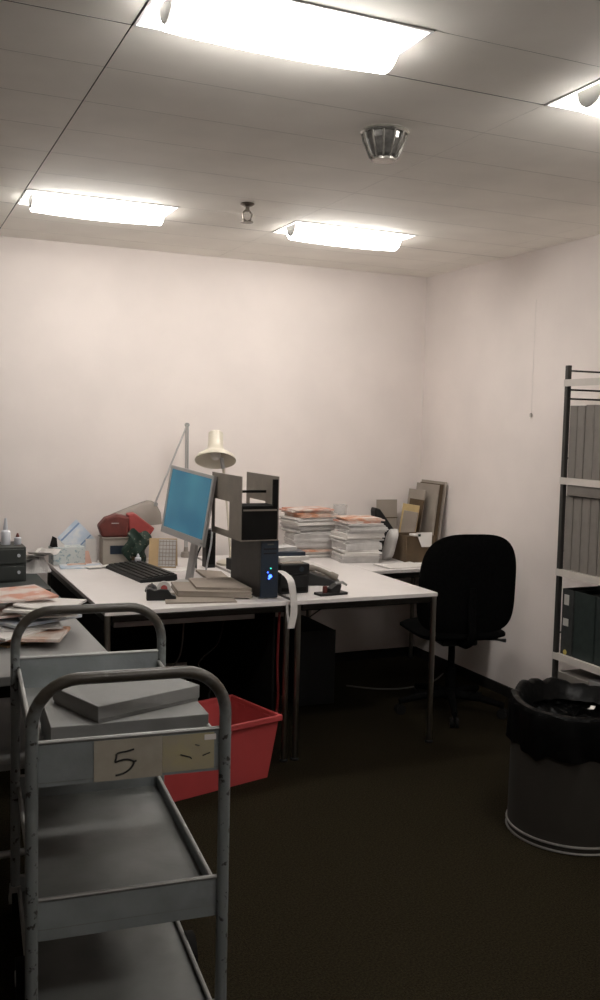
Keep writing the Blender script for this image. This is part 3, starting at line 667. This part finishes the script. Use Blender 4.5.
# ------------------------------------------------------------------ lamps on the desk
t = thing('task_lamp', 'tall silver-armed task lamp with long grey head, behind the monitor', 'lamp', (1.64, 5.33, T))
B().lathe([(0.0, 0), (0.03, 0), (0.032, 0.01), (0.028, 0.03), (0.014, 0.034), (0.012, 0.06)], 24).build('base', M_lampg, t, True)
for s in (-0.006, 0.006): B().tube([(s, 0, 0.04), (s-0.004, 0, 0.77)], 0.0055, 8).build('lower_arm', M_silver, t, True)
B().tube([(-0.004, 0.012, 0.775), (-0.004, -0.012, 0.775)], 0.012, 14).build('elbow', M_steel, t, True)
B().tube([(-0.006, -0.008, 0.775), (-0.196, -0.02, 0.318)], 0.0055, 8).build('upper_arm', M_silver, t, True)
B().tube([(-0.196, 0.0, 0.318), (-0.196, -0.045, 0.318)], 0.012, 12).build('head_joint', M_steel, t, True)
def head_fn(u, v, side):
    x, y = sq(u, v, 6); e = max(0, 1-max(abs(u), abs(v))**7)
    z = (0.055+0.040*x)*e if side else -0.055-0.01*x
    return (x*0.165, y*0.05, z)
pad(head_fn, 16, 12).xf(Matrix.Translation((-0.325, 0.0, 0.247)) @ Matrix.Rotation(R(-7), 4, 'Y')).build('lamp_head', M_lampg, t, True)

t = thing('desk_lamp', 'cream desk lamp with conical shade and cylindrical cap', 'lamp', (1.80, 5.0, T))
B().lathe([(0.0, 0), (0.08, 0), (0.082, 0.012), (0.07, 0.02), (0.012, 0.024), (0.010, 0.05)], 28).build('base', M_cream, t, True)
B().tube([(0, 0, 0.04), (-0.03, -0.02, 0.30), (-0.065, -0.035, 0.545)], 0.007, 8).build('arm', M_cream, t, True)
sm = Matrix.Translation((-0.115, -0.045, 0.583)) @ Matrix.Rotation(R(9), 4, 'Y') @ Matrix.Rotation(R(-25), 4, 'X')
sh = B().lathe([(0.113, 0.0), (0.113, 0.006), (0.104, 0.022), (0.075, 0.042), (0.050, 0.062), (0.043, 0.085), (0.041, 0.165), (0.030, 0.174), (0.0, 0.176), (0.0, 0.172), (0.034, 0.162), (0.038, 0.085), (0.046, 0.06), (0.071, 0.038), (0.10, 0.019), (0.110, 0.0)], 36, caps=False).xf(sm).build('shade', M_cream, t, True)
B().lathe([(0.0, 0.006), (0.02, 0.012), (0.030, 0.035), (0.022, 0.06), (0.013, 0.08)], 20).xf(sm).build('bulb', M_white, sh, True)
B().tube([Vector((-0.065, -0.035, 0.540)), Vector((-0.072, -0.035, 0.572)), Vector((-0.078, -0.035, 0.60))], 0.011, 10).build('shade_bracket', M_silver, t, True)

# ------------------------------------------------------------------ clutter at the back of the left desk
t = thing('brown_carton', 'grey-brown carton with dark label under the red package', 'box', (1.225, 5.205, T), R(-3))
B().box(-0.11, 0.10, -0.06, 0.06, 0, 0.145).build('body', M_fold2, t, bevel=0.002)
B().box(-0.07, 0.07, -0.0615, -0.06, 0.058, 0.105).build('dark_label', M_front, t); B().box(-0.115, 0.105, -0.065, 0.065, 0.145, 0.15).build('lid', M_fold2, t)
t = thing('red_package', 'dark red package with bright red top on the carton', 'package', (1.235, 5.205, T+0.1505), R(-6))
B().prism([(-0.12, 0), (0.02, 0), (0.03, 0.11), (-0.04, 0.125), (-0.10, 0.105), (-0.14, 0.06)], 'y', -0.06, 0.05).build('wrapped_body', M_redbox, t, bevel=0.012)
B().prism([(0.031, 0.0), (0.14, 0.0), (0.17, 0.045), (0.06, 0.13), (0.02, 0.125)], 'y', -0.055, 0.05).build('red_flap', M_redtop, t, bevel=0.008)
B().box(-0.07, -0.03, -0.063, -0.0605, 0.075, 0.08).build('pale_print', M_spine, t)
t = thing('spotted_green_bundle', 'dark green spotted paper bundle hanging beside the red package', 'bundle', (1.285, 5.09, T))
def gb(u, v, side):
    x, z = sq(u, v, 3); e = max(0, 1-max(abs(u), abs(v))**4)
    return (x*0.07+0.02*math.sin(z*4), (-0.028 if not side else 0.02)*e-0.012*math.sin(5*x), 0.105+z*0.09+0.012*math.sin(7*x+2))
pad(gb, 12, 12).build('wrapping', M_grcloth, t, True)
B().box(-0.03, 0.035, -0.02, 0.025, 0.0, 0.05).build('tag_foot', M_brown, t)
def bottle(name, label, x, y, z, r, h, m, capm, cap=0.25, grp=None):
    tt = thing(name, label, 'bottle', (x, y, z), 0, grp)
    B().lathe([(0, 0), (r*0.95, 0), (r, h*0.03), (r, h*(0.92-cap)), (r*0.8, h*(0.97-cap)), (r*0.42, h*(1-cap)), (r*0.42, h*(1.03-cap))], 20).build('body', m, tt, True)
    B().lathe([(r*0.5, h*(1.0-cap)), (r*0.46, h*(1.10-cap)), (r*0.22, h*0.98), (0, h)], 16).build('nozzle', capm, tt, True)
bottle('small_bottle', 'small white correction bottle in front of the carton', 1.275, 5.02, T, 0.017, 0.075, M_bottle, M_bottle)
t = thing('paper_cup', 'small white cup with dark rim between bottle and calendar', 'cup', (1.425, 5.16, T))
B().lathe([(0, 0), (0.028, 0), (0.034, 0.09), (0.031, 0.09), (0.026, 0.006), (0, 0.006)], 22).build('body', M_bottle, t, True)
B().tube([Vector((0.034*math.cos(k*0.2856), 0.034*math.sin(k*0.2856), 0.09)) for k in range(22)], 0.003, 6, True).build('rim', M_black, t, True)
# dotted box, leaning cards, papers
t = thing('dotted_tissue_box', 'pale box with blue dots against the back wall', 'box', (0.925, 5.26, T), R(4))
B().box(-0.075, 0.10, -0.055, 0.055, 0, 0.095).build('body', M_dots, t, bevel=0.002)
B().prism([(-0.075, 0.096), (-0.045, 0.096), (-0.050, 0.145), (-0.060, 0.15)], 'y', -0.03, 0.03).build('dark_flap', M_blackm, t)
B().prism([(-0.045, 0.096), (-0.005, 0.096), (-0.03, 0.125), (-0.050, 0.145)], 'y', -0.028, 0.028).build('tissue', M_white, t)
def leaning(name, label, cat, base, w, h, rz, lean, roll, m, stripe=None, th=0.003):
    t = thing(name, label, cat, base, 0)
    mm = Matrix.Rotation(rz, 4, 'Z') @ Matrix.Rotation(-lean, 4, 'X') @ Matrix.Rotation(roll, 4, 'Y')
    k = Matrix.Identity(4)
    if roll: k = Matrix.Translation((0, 0, abs(math.sin(roll))*w/2*math.cos(lean)))
    B().box(-w/2, w/2, 0, th, 0, h).xf(k @ mm).build('sheet', m, t)
    if stripe:
        for z0, z1 in stripe[1]: B().box(-w/2+0.004, w/2-0.004, -0.001, 0, z0*h, z1*h).xf(k @ mm).build('stripe', stripe[0], t)
M_bstripe = mat('blue_print', (0.16, 0.23, 0.38), 0.8, var=0.1)
leaning('postcard', 'white printed card with blue stripes leaning against the back wall', 'card', (1.06, 5.345, T+0.02), 0.15, 0.155, R(5), R(12), R(-42), M_bluep, (M_bstripe, ((0.80, 0.86), (0.2, 0.25))))
leaning('white_card', 'plain white card standing beside the brown carton', 'card', (1.075, 5.275, T), 0.06, 0.13, R(-6), R(10), 0, M_white)
M_peach = mat('peach_paper', (0.58, 0.36, 0.29), 0.8)
leaning('peach_slip', 'small peach paper slip curled against the white card', 'paper', (1.05, 5.22, T), 0.04, 0.075, R(20), R(28), 0, M_peach)
def sheet_obj(name, label, cat, x, y, z, sx, sy, rz, m, th=0.0012, curl=0.0, grp=None, tilt=(0, 0)):
    o = B().sheet(0, 0, 0, sx, sy, 0, th, curl, 6, tilt).build(name, m); place(o, (x, y, z), rz); return tag(o, label, cat, grp)
sheet_obj('brochure', 'pale blue-edged brochure lying flat in front of dotted box', 'paper', 0.985, 5.11, T+0.0005, 0.22, 0.14, R(-6), M_bluep, 0.006)
sheet_obj('brochure', 'blue-white brochure lying beside the keyboard tip', 'paper', 1.18, 5.085, T+0.0005, 0.14, 0.08, R(8), M_bluep, 0.005)
sheet_obj('envelope', 'white envelope lying across the brochure before the keyboard', 'paper', 1.065, 5.05, T+0.007, 0.13, 0.07, R(12), M_white, 0.002)
sheet_obj('red_card', 'red and white card on the brochures near dotted box', 'paper', 0.97, 5.15, T+0.007, 0.10, 0.04, R(-5), M_orange, 0.004)
sheet_obj('paper_sheet', 'white sheet lying under the monitor edge beside the calendar', 'paper', 1.47, 4.87, T+0.0004, 0.15, 0.10, R(25), M_white, 0.002)
# heap of white paper at the far left end
t = thing('crumpled_paper', 'crumpled white paper heap between drawers and dotted box', 'paper', (0.755, 5.17, 0.7205))
rg = random.Random(5)
def crump(u, v, side):
    x, y = sq(u, v, 3); e = max(0, 1-max(abs(u), abs(v))**3)
    return (x*0.08, y*0.10, (0.09*e*(0.7+0.5*math.sin(5*x+2*y)*math.cos(4*y))+0.002) if side else 0)
pad(crump, 14, 14).build('sheet', M_paperg, t)
for k in range(3):
    sh_ = B().sheet(0, 0, 0, 0.15, 0.13, 0, 0.0015, 0.02, 8).xf(Matrix.Translation((0.03*k-0.02, -0.02*k, 0.075+0.008*k)) @ Matrix.Rotation(R(-18+9*k), 4, 'Y') @ Matrix.Rotation(R(30*k), 4, 'Z')).build('loose_sheet', M_white, t)

# drawer box with bottles on the dark desk
t = thing('drawer_box', 'small dark two-drawer box on the dark desk at left', 'drawers', (0.505, 4.93, 0.7205))
B().box(-0.155, 0.155, -0.11, 0.13, 0, 0.175).build('body', M_dbox, t, bevel=0.003)
for z in (0.012, 0.095):
    dd = B().box(-0.145, 0.145, -0.122, -0.11, z, z+0.070).build('drawer', M_dbox, t, bevel=0.002)
    for x in (-0.1, 0.118): B().tube([(x, -0.132, z+0.04), (x, -0.122, z+0.04)], 0.008, 12).build('knob', M_bottle, dd, True)
bottle('glue_bottle', 'tall white glue bottle standing on the dark drawer box', 0.575, 4.93, 0.8965, 0.024, 0.135, M_bottle, M_bottle, 0.45)
bottle('glue_bottle', 'short white bottle beside the tall glue bottle', 0.632, 4.92, 0.8965, 0.018, 0.058, M_bottle, M_redbox, 0.35)
flat_file('dark green flat folder leaning on the dark desk before drawer box', 0.50, 4.55, 0.721, 0.40, 0.26, 0.02, R(14), M_dgreen)
sheet_obj('leaflet', 'grey leaflet lying on the dark green desk', 'paper', 0.63, 4.42, 0.7205, 0.11, 0.07, R(-20), M_paperg, 0.002)
sheet_obj('white_slip', 'white slip with pen on the dark desk edge beside white desk', 'paper', 0.715, 4.13, 0.7205, 0.06, 0.10, R(8), M_white, 0.004)

# ------------------------------------------------------------------ loose papers heaped on the grey table
rg = random.Random(21); z = T+0.0005
cols = [M_brownp, M_white, M_paperg, M_orange, M_white, M_paperg, M_white, M_bluep, M_white, M_paperg, M_white, M_pink, M_white, M_paperg, M_white]
cname = {M_brownp: 'brown envelope', M_white: 'white paper bundle', M_paperg: 'grey-white paper bundle', M_orange: 'orange printed booklet', M_bluep: 'pale blue booklet', M_pink: 'pinkish printed booklet'}
for k, m in enumerate(cols):
    th = rg.uniform(0.004, 0.011); sx = rg.uniform(0.19, 0.30); sy = rg.uniform(0.13, 0.22)
    x = 0.42+rg.uniform(-0.13, 0.16); y = 3.50+rg.uniform(-0.09, 0.14); rz = R(rg.uniform(-60, 60))
    if k < 2: x, y = 0.45, 3.50
    x = min(x, 0.55)
    sheet_obj('paper_bundle', '%s, %s from the bottom of the loose paper heap' % (cname[m], ORD[k]), 'paper', x, y, z, sx, sy, rz, m, th, 0.0, 'loose papers heaped on the grey table')
    z += th+0.0006
sheet_obj('paper_bundle', 'white folded sheet drooping from the upper right of the paper heap', 'paper', 0.56, 3.47, z, 0.22, 0.15, R(-28), M_white, 0.005, 0.010, 'loose papers heaped on the grey table')
z += 0.0165
sheet_obj('magazine', 'pink and white printed magazine on top of the paper heap', 'magazine', 0.43, 3.62, z, 0.29, 0.27, R(10), M_pink, 0.008, 0.004)
for k, (x, y, rz, m) in enumerate(((0.07, 3.30, 20, M_white), (0.05, 3.42, -15, M_paperg), (0.09, 3.36, 40, M_bluep), (0.06, 3.50, 5, M_white), (0.08, 3.34, -8, M_brownp), (0.07, 3.46, 30, M_paperg))):
    sheet_obj('paper_bundle', ['lowest white paper bundle in the low pile left of the heap', 'grey-white bundle second in the low pile left of the heap', 'pale blue bundle in the low pile left of the heap', 'white bundle fourth in the low pile left of the heap', 'brown envelope in the low pile left of the heap', 'grey bundle on top of the low pile left of the heap'][k], 'paper',
              x, y, T+0.0005+k*0.0125, 0.24, 0.19, R(rz), m, 0.011, 0.0, 'papers in the low pile')

# ================================================================== RIGHT DESK
def stack(x, y, z, items, seed, label, group, sx, sy):
    rg = random.Random(seed)
    for k, (h, m, nm, lb) in enumerate(items):
        w, d_ = sx*rg.uniform(0.88, 1.0), sy*rg.uniform(0.9, 1.0)
        px, py, rz = x+rg.uniform(-0.018, 0.018), y+rg.uniform(-0.010, 0.010), R(rg.uniform(-10, 10))
        tt = thing(nm, lb or label % ORD[k], 'papers', (px, py, z), rz, group)
        n = max(2, int(h/0.009)); hh = h/n
        for i in range(n):
            o_ = rg.uniform(-0.010, 0.010); B().box(-w/2+o_, w/2+o_, -d_/2-o_, d_/2-o_*0.5, i*hh, (i+1)*hh-0.0008).build('sheaf', m if (i == n-1 or rg.random() < 0.6) else M_paperg, tt)
        z += h+0.0005
    return z
P, G = 'paper_bundle', None
stack(2.36, 5.20, T+0.0005, [(0.038, M_white, 'paper_bundle', 'lowest white bundle of the left stack by the tower'), (0.012, M_orange, 'paper_bundle', 'thin orange-edged bundle low in the left stack'), (0.045, M_paperg, 'paper_bundle', None), (0.05, M_paperg, 'paper_bundle', None), (0.05, M_paperg, 'paper_bundle', None), (0.045, M_white, 'paper_bundle', 'white bundle near the top of the left stack'),
      (0.03, M_orange, 'paper_bundle', 'orange printed booklet on the left paper stack'), (0.018, M_pink, 'paper_bundle', 'pink and white topmost booklet of the left paper stack')], 3, 'grey-white paper bundle, %s from bottom of the left stack', 'papers in the left stack', 0.27, 0.21)
stack(2.575, 4.94, T+0.0005, [(0.04, M_paperg, 'paper_bundle', None), (0.035, M_white, 'paper_bundle', None), (0.05, M_paperg, 'paper_bundle', None), (0.045, M_white, 'paper_bundle', 'white rolled-edge bundle midway up the right stack'), (0.045, M_paperg, 'paper_bundle', None),
      (0.024, M_pink, 'paper_bundle', 'pinkish booklet near top of the right paper stack'), (0.016, M_orange, 'paper_bundle', 'orange topmost booklet of the right paper stack')], 8, 'grey-white paper bundle, %s from bottom of the right stack', 'papers in the right stack', 0.25, 0.21)
# whitish plastic bag / file slumped at the right stack
t = thing('plastic_sleeve', 'whitish plastic sleeve standing right of the right paper stack', 'sleeve', (2.765, 4.90, T))
def slv(u, v, side):
    x, z_ = sq(u, v, 9); e = max(0, 1-max(abs(u), abs(v))**4)
    return (x*0.03+0.012*z_, (-0.05 if not side else 0.05)*max(0.15, e)-0.02*z_, 0.095+z_*0.094)
pad(slv, 8, 10).build('sleeve', M_clearw, t, True)
# black curved holder behind
t = thing('black_holder', 'black curved plastic holder behind the right paper stack', 'holder', (2.85, 5.14, T))
B().prism([(-0.10, 0.0), (0.09, 0.0), (0.10, 0.10), (0.07, 0.155), (-0.035, 0.285), (-0.065, 0.295), (-0.07, 0.27), (-0.055, 0.12)], 'y', -0.02, 0.05).build('side_wall', M_black, t, bevel=0.008)
B().box(-0.10, 0.09, 0.05, 0.14, 0.0, 0.10).build('tray', M_black, t)
# clear tumblers by the wall
for k, (x, y, h) in enumerate(((2.55, 5.385, 0.27), (2.67, 5.385, 0.29))):
    t = thing('clear_tumbler', ['tall clear plastic tumbler behind the gap between stacks', 'tall clear plastic tumbler behind the right paper stack'][k], 'tumbler', (x, y, T))
    B().lathe([(0, 0), (0.032, 0), (0.045, h), (0.043, h), (0.030, 0.006), (0, 0.006)], 24).build('body', M_glass, t, True)
    B().tube([Vector((0.045*math.cos(j*0.2618), 0.045*math.sin(j*0.2618), h)) for j in range(24)], 0.002, 6, True).build('lip', M_glass, t, True)
# white sheets on the desk
sheet_obj('paper_sheet', 'white paper sheet lying in front of the left paper stack', 'paper', 2.17, 4.80, T+0.0004, 0.20, 0.28, R(-4), M_white, 0.002)
sheet_obj('paper_sheet', 'white paper sheet lying on side table beside the sleeve', 'paper', 2.71, 4.68, T+0.0004, 0.26, 0.17, R(6), M_white, 0.003, 0.004)
# black label printer box with papers on it
t = thing('label_printer', 'black label printer with pale top at the desk corner', 'printer', (1.772, 4.09, T))
B().box(-0.072, 0.075, -0.05, 0.16, 0, 0.085).build('body', M_black, t, bevel=0.004)
u_ = B().box(-0.074, 0.077, -0.055, 0.165, 0.09, 0.14).build('upper_cover', M_black, t, bevel=0.005)
B().box(-0.066, 0.045, -0.05, 0.06, 0.1405, 0.146).build('pale_top', M_folder, u_)
B().tube([(0.035, -0.056, 0.115), (0.035, -0.052, 0.115)], 0.012, 14).build('button', M_front, u_)
B().box(-0.06, 0.06, -0.058, -0.05, 0.012, 0.03).build('paper_slot', M_blackm, t)
sheet_obj('paper_bundle', 'small white paper bundle on top of the label printer', 'paper', 1.785, 4.16, T+0.147, 0.16, 0.15, R(6), M_white, 0.02)
sheet_obj('notebook', 'dark blue notebook on the papers above the label printer', 'notebook', 1.79, 4.18, T+0.1675, 0.15, 0.13, R(-7), M_front, 0.018)
sheet_obj('paper_bundle', 'white note block topmost above the label printer', 'paper', 1.77, 4.20, T+0.186, 0.12, 0.10, R(10), M_paperg, 0.018)
sheet_obj('blue_leaflet', 'blue-white leaflet behind the label printer', 'paper', 1.88, 4.47, T+0.001, 0.16, 0.20, R(15), M_bluep, 0.02)
flat_file('dark flat binder lying behind the label printer', 1.83, 4.735, T+0.0004, 0.20, 0.25, 0.06, R(5), M_binder)
# paper strip hanging over the desk edge
t = thing('paper_strip', 'long white label strip hanging over the desk front edge', 'paper', (1.680, 3.855, 0.62))
def ribbon(pts, w, th, m, nm):
    b = B(); P_ = bez(pts, 6); k0 = 0
    for i, p in enumerate(P_):
        for dx in (-w/2, w/2):
            for dy in (0, th): b.v.append((p[0]+dx, p[1]+dy, p[2]))
    for i in range(len(P_)-1):
        a = 4*i; c = 4*(i+1)
        b.f += [(a, a+2, c+2, c), (a+1, c+1, c+3, a+3), (a, c, c+1, a+1), (a+2, a+3, c+3, c+2)]
    b.f += [(0, 1, 3, 2), (len(b.v)-4, len(b.v)-2, len(b.v)-1, len(b.v)-3)]
    return b.build(nm, m, t, True)
ribbon([(0.004, 0.165, 0.236), (-0.004, 0.08, 0.236), (-0.006, 0.0, 0.215), (0.004, -0.012, 0.14), (0.008, -0.012, 0.07), (-0.004, -0.008, 0.0)], 0.034, 0.0012, M_white, 'strip')
ribbon([(-0.008, -0.006, 0.0), (-0.016, -0.004, 0.04), (-0.020, -0.002, 0.085), (-0.022, 0.0, 0.12)], 0.010, 0.0012, M_paperg, 'curled_end')
# telephone handset-like wedge, hole punch
t = thing('desk_telephone', 'grey-black desk telephone wedge beside the label printer', 'telephone', (2.01, 4.27, T), R(-20))
B().prism([(-0.09, 0.0), (0.10, 0.0), (0.105, 0.012), (-0.075, 0.07), (-0.09, 0.065)], 'y', -0.075, 0.075).build('body', M_lampg if False else M_black, t, bevel=0.004)
B().tube(bez([(-0.06, -0.05, 0.085), (-0.02, -0.05, 0.082), (0.03, -0.05, 0.062), (0.085, -0.05, 0.038)], 5), [0.017]*4+[0.012]*8+[0.017]*4, 10).build('handset', M_org, t, True)
for r_ in range(4):
    for c_ in range(3):
        x = -0.03+r_*0.026; zz = 0.0702-(x+0.075)*0.322; B().box(x-0.008, x+0.008, 0.0+c_*0.022, 0.015+c_*0.022, zz-0.004, zz+0.004).build('key', M_org, t)
t = thing('hole_punch', 'black hole punch with chrome lever at the desk edge', 'hole punch', (1.93, 3.965, T), R(6))
B().box(-0.075, 0.075, -0.03, 0.035, 0, 0.012).build('base', M_black, t, bevel=0.003)
B().prism([(-0.02, 0.012), (0.035, 0.012), (0.045, 0.045), (0.02, 0.052), (-0.012, 0.03)], 'y', -0.022, 0.022).build('frame', M_black, t, bevel=0.003)
B().tube([(0.02, 0, 0.05), (0.06, 0, 0.055), (0.085, 0, 0.04)], [0.008, 0.007, 0.005], 8).build('lever', M_steel, t, True)
B().lathe([(0.011, 0), (0.011, 0.03), (0.0, 0.032)], 12, (-0.035, 0.0, 0.012)).build('spring_post', M_redbox, t, True)

# boards and folders leaning on the side table
def board(label, xb, xt, y0, y1, h, m, th=0.006, name='card_board'):
    tt = thing(name, label, 'board', ((xb), (y0+y1)/2, T+0.0005), 0, 'boards leaning in the corner')
    hy = (y1-y0)/2; dx = xt-xb
    B().hexa([(0, -hy, 0), (th, -hy, 0), (th, hy, 0), (0, hy, 0), (dx, -hy, h), (dx+th, -hy, h), (dx+th, hy, h), (dx, hy, h)]).build('panel', m, tt)
    B().hexa([(-0.0022, -hy+0.01, 0.004), (-0.0002, -hy+0.01, 0.004), (-0.0002, hy-0.006, 0.004), (-0.0022, hy-0.006, 0.004), (dx-0.0022, -hy+0.01, h-0.01), (dx-0.0002, -hy+0.01, h-0.01), (dx-0.0002, hy-0.006, h-0.01), (dx-0.0022, hy-0.006, h-0.01)]).build('cover_sheet', m, tt)
board('tallest grey-beige board leaning in the corner', 3.222, 3.268, 5.10, 5.395, 0.45, M_fold2)
board('dark-edged board just in front of the tallest one', 3.205, 3.252, 5.11, 5.385, 0.435, M_brown)
board('grey-beige board in front of the dark-edged board', 3.188, 3.236, 5.13, 5.40, 0.43, M_fold2)
board('grey-beige medium board behind the yellow folder', 3.13, 3.178, 5.20, 5.40, 0.39, M_fold2)
board('dark thin board edge behind the yellow folder', 3.115, 3.163, 5.19, 5.36, 0.33, M_brown)
board('yellow manila folder leaning among the grey boards', 3.05, 3.095, 5.13, 5.33, 0.30, M_fold3)
board('grey-brown folder in front of the yellow folder', 3.025, 3.068, 5.10, 5.27, 0.26, M_folder)
t = thing('grey_panel', 'pale grey card standing against the back wall beside the boards', 'board', (2.98, 5.365, T+0.0005))
B().hexa([(-0.05, 0, 0), (0.10, 0, 0), (0.10, 0.004, 0), (-0.05, 0.004, 0), (-0.05, 0.02, 0.32), (0.10, 0.02, 0.32), (0.10, 0.024, 0.32), (-0.05, 0.024, 0.32)]).build('card', M_fold2, t)
B().box(-0.05, 0.10, 0.008, 0.012, 0.20, 0.206).xf(Matrix.Translation((0, 0.0, 0))).build('crease', M_brown, t)
t = thing('brown_file_box', 'dark brown open file box in front of the leaning boards', 'box', (2.905, 4.88, T), R(-4))
for (x0, x1, y0_, y1_) in ((-0.085, 0.10, -0.10, -0.095), (-0.085, 0.10, 0.095, 0.10), (-0.085, -0.08, -0.095, 0.095), (0.095, 0.10, -0.095, 0.095)):
    B().box(x0, x1, y0_, y1_, 0, 0.155).build('wall', M_brown, t)
B().box(-0.08, 0.095, -0.095, 0.095, 0, 0.004).build('bottom', M_brown, t)
B().box(-0.075, 0.09, -0.08, 0.07, 0.004, 0.14).build('contents', M_brown, t)
t = thing('white_adapter', 'small white plastic adapter perched on the brown file box', 'adapter', (2.90, 4.80, T+0.1555))
B().box(-0.05, 0.06, -0.03, 0.03, 0, 0.012).build('plate', M_white, t, bevel=0.004)
B().hexa([(-0.01, -0.055, -0.06), (0.055, -0.055, -0.06), (0.055, -0.050, -0.06), (-0.01, -0.050, -0.06), (-0.035, -0.035, 0.022), (0.07, -0.035, 0.022), (0.07, -0.030, 0.022), (-0.035, -0.030, 0.022)]).build('flap', M_white, t)
B().box(-0.028, -0.012, -0.042, -0.036, 0.0, 0.014).build('green_tab', M_grcloth, t)

# ------------------------------------------------------------------ under the desks
t = thing('desktop_computer', 'black computer case standing on the floor under the desk', 'computer', (2.16, 4.72, 0))
B().box(-0.11, 0.11, -0.12, 0.30, 0.012, 0.42).build('case', M_blackm, t, bevel=0.01)
B().box(-0.11, 0.11, -0.13, -0.12, 0.012, 0.42).build('front_panel', M_black, t, bevel=0.004)
for s in (-0.09, 0.09): B().box(s-0.012, s+0.012, -0.1, 0.28, 0, 0.012).build('foot', M_black, t)
def cable(label, pts, r=0.004, m=None): tag(B().tube(bez(pts, 8), r, 6).build('cable', m or M_cable, None, True), label, 'cable')
cable('black cable looping down the wall from the desk', [(2.66, 5.42, 0.70), (2.68, 5.425, 0.6), (2.70, 5.425, 0.50), (2.64, 5.42, 0.41), (2.50, 5.32, 0.37), (2.34, 5.17, 0.35), (2.20, 5.03, 0.34)], 0.004)
cable('pale cable lying on the carpet beside the chair base', [(2.50, 4.90, 0.006), (2.64, 4.78, 0.006), (2.80, 4.74, 0.006), (3.02, 4.80, 0.006), (3.20, 4.95, 0.006)], 0.005, M_cableg)
cable('black cable hanging below the monitor desk', [(1.45, 4.10, 0.635), (1.44, 4.16, 0.50), (1.36, 4.20, 0.40), (1.43, 4.22, 0.30), (1.40, 4.26, 0.1), (1.42, 4.40, 0.007)], 0.004)
cable('dark cable dangling near the red crate', [(1.25, 4.08, 0.635), (1.27, 4.20, 0.45), (1.23, 4.30, 0.30), (1.30, 4.36, 0.12), (1.45, 4.55, 0.007)], 0.004, M_cableg)
cable('red cable running down beside the desk leg', [(1.655, 3.93, 0.68), (1.652, 3.935, 0.45), (1.655, 3.93, 0.25), (1.64, 3.98, 0.008)], 0.006, M_redcable)
cable('dark cord behind the monitor hanging to the desk top', [(1.53, 4.70, 1.02), (1.55, 4.74, 0.92), (1.53, 4.78, 0.82), (1.56, 4.88, 0.7455)], 0.005)
cable('pale cord behind the monitor', [(1.56, 4.62, 1.0), (1.575, 4.68, 0.9), (1.57, 4.72, 0.80), (1.59, 4.80, 0.7455)], 0.005, M_bottle)

t = thing('small_speaker', 'slim black speaker standing between monitor and organiser', 'speaker', (1.65, 4.93, T))
B().box(-0.03, 0.025, -0.035, 0.035, 0, 0.21).build('cabinet', M_black, t, bevel=0.004)
B().box(-0.025, 0.02, -0.038, -0.035, 0.02, 0.19).build('grille', M_blackm, t)
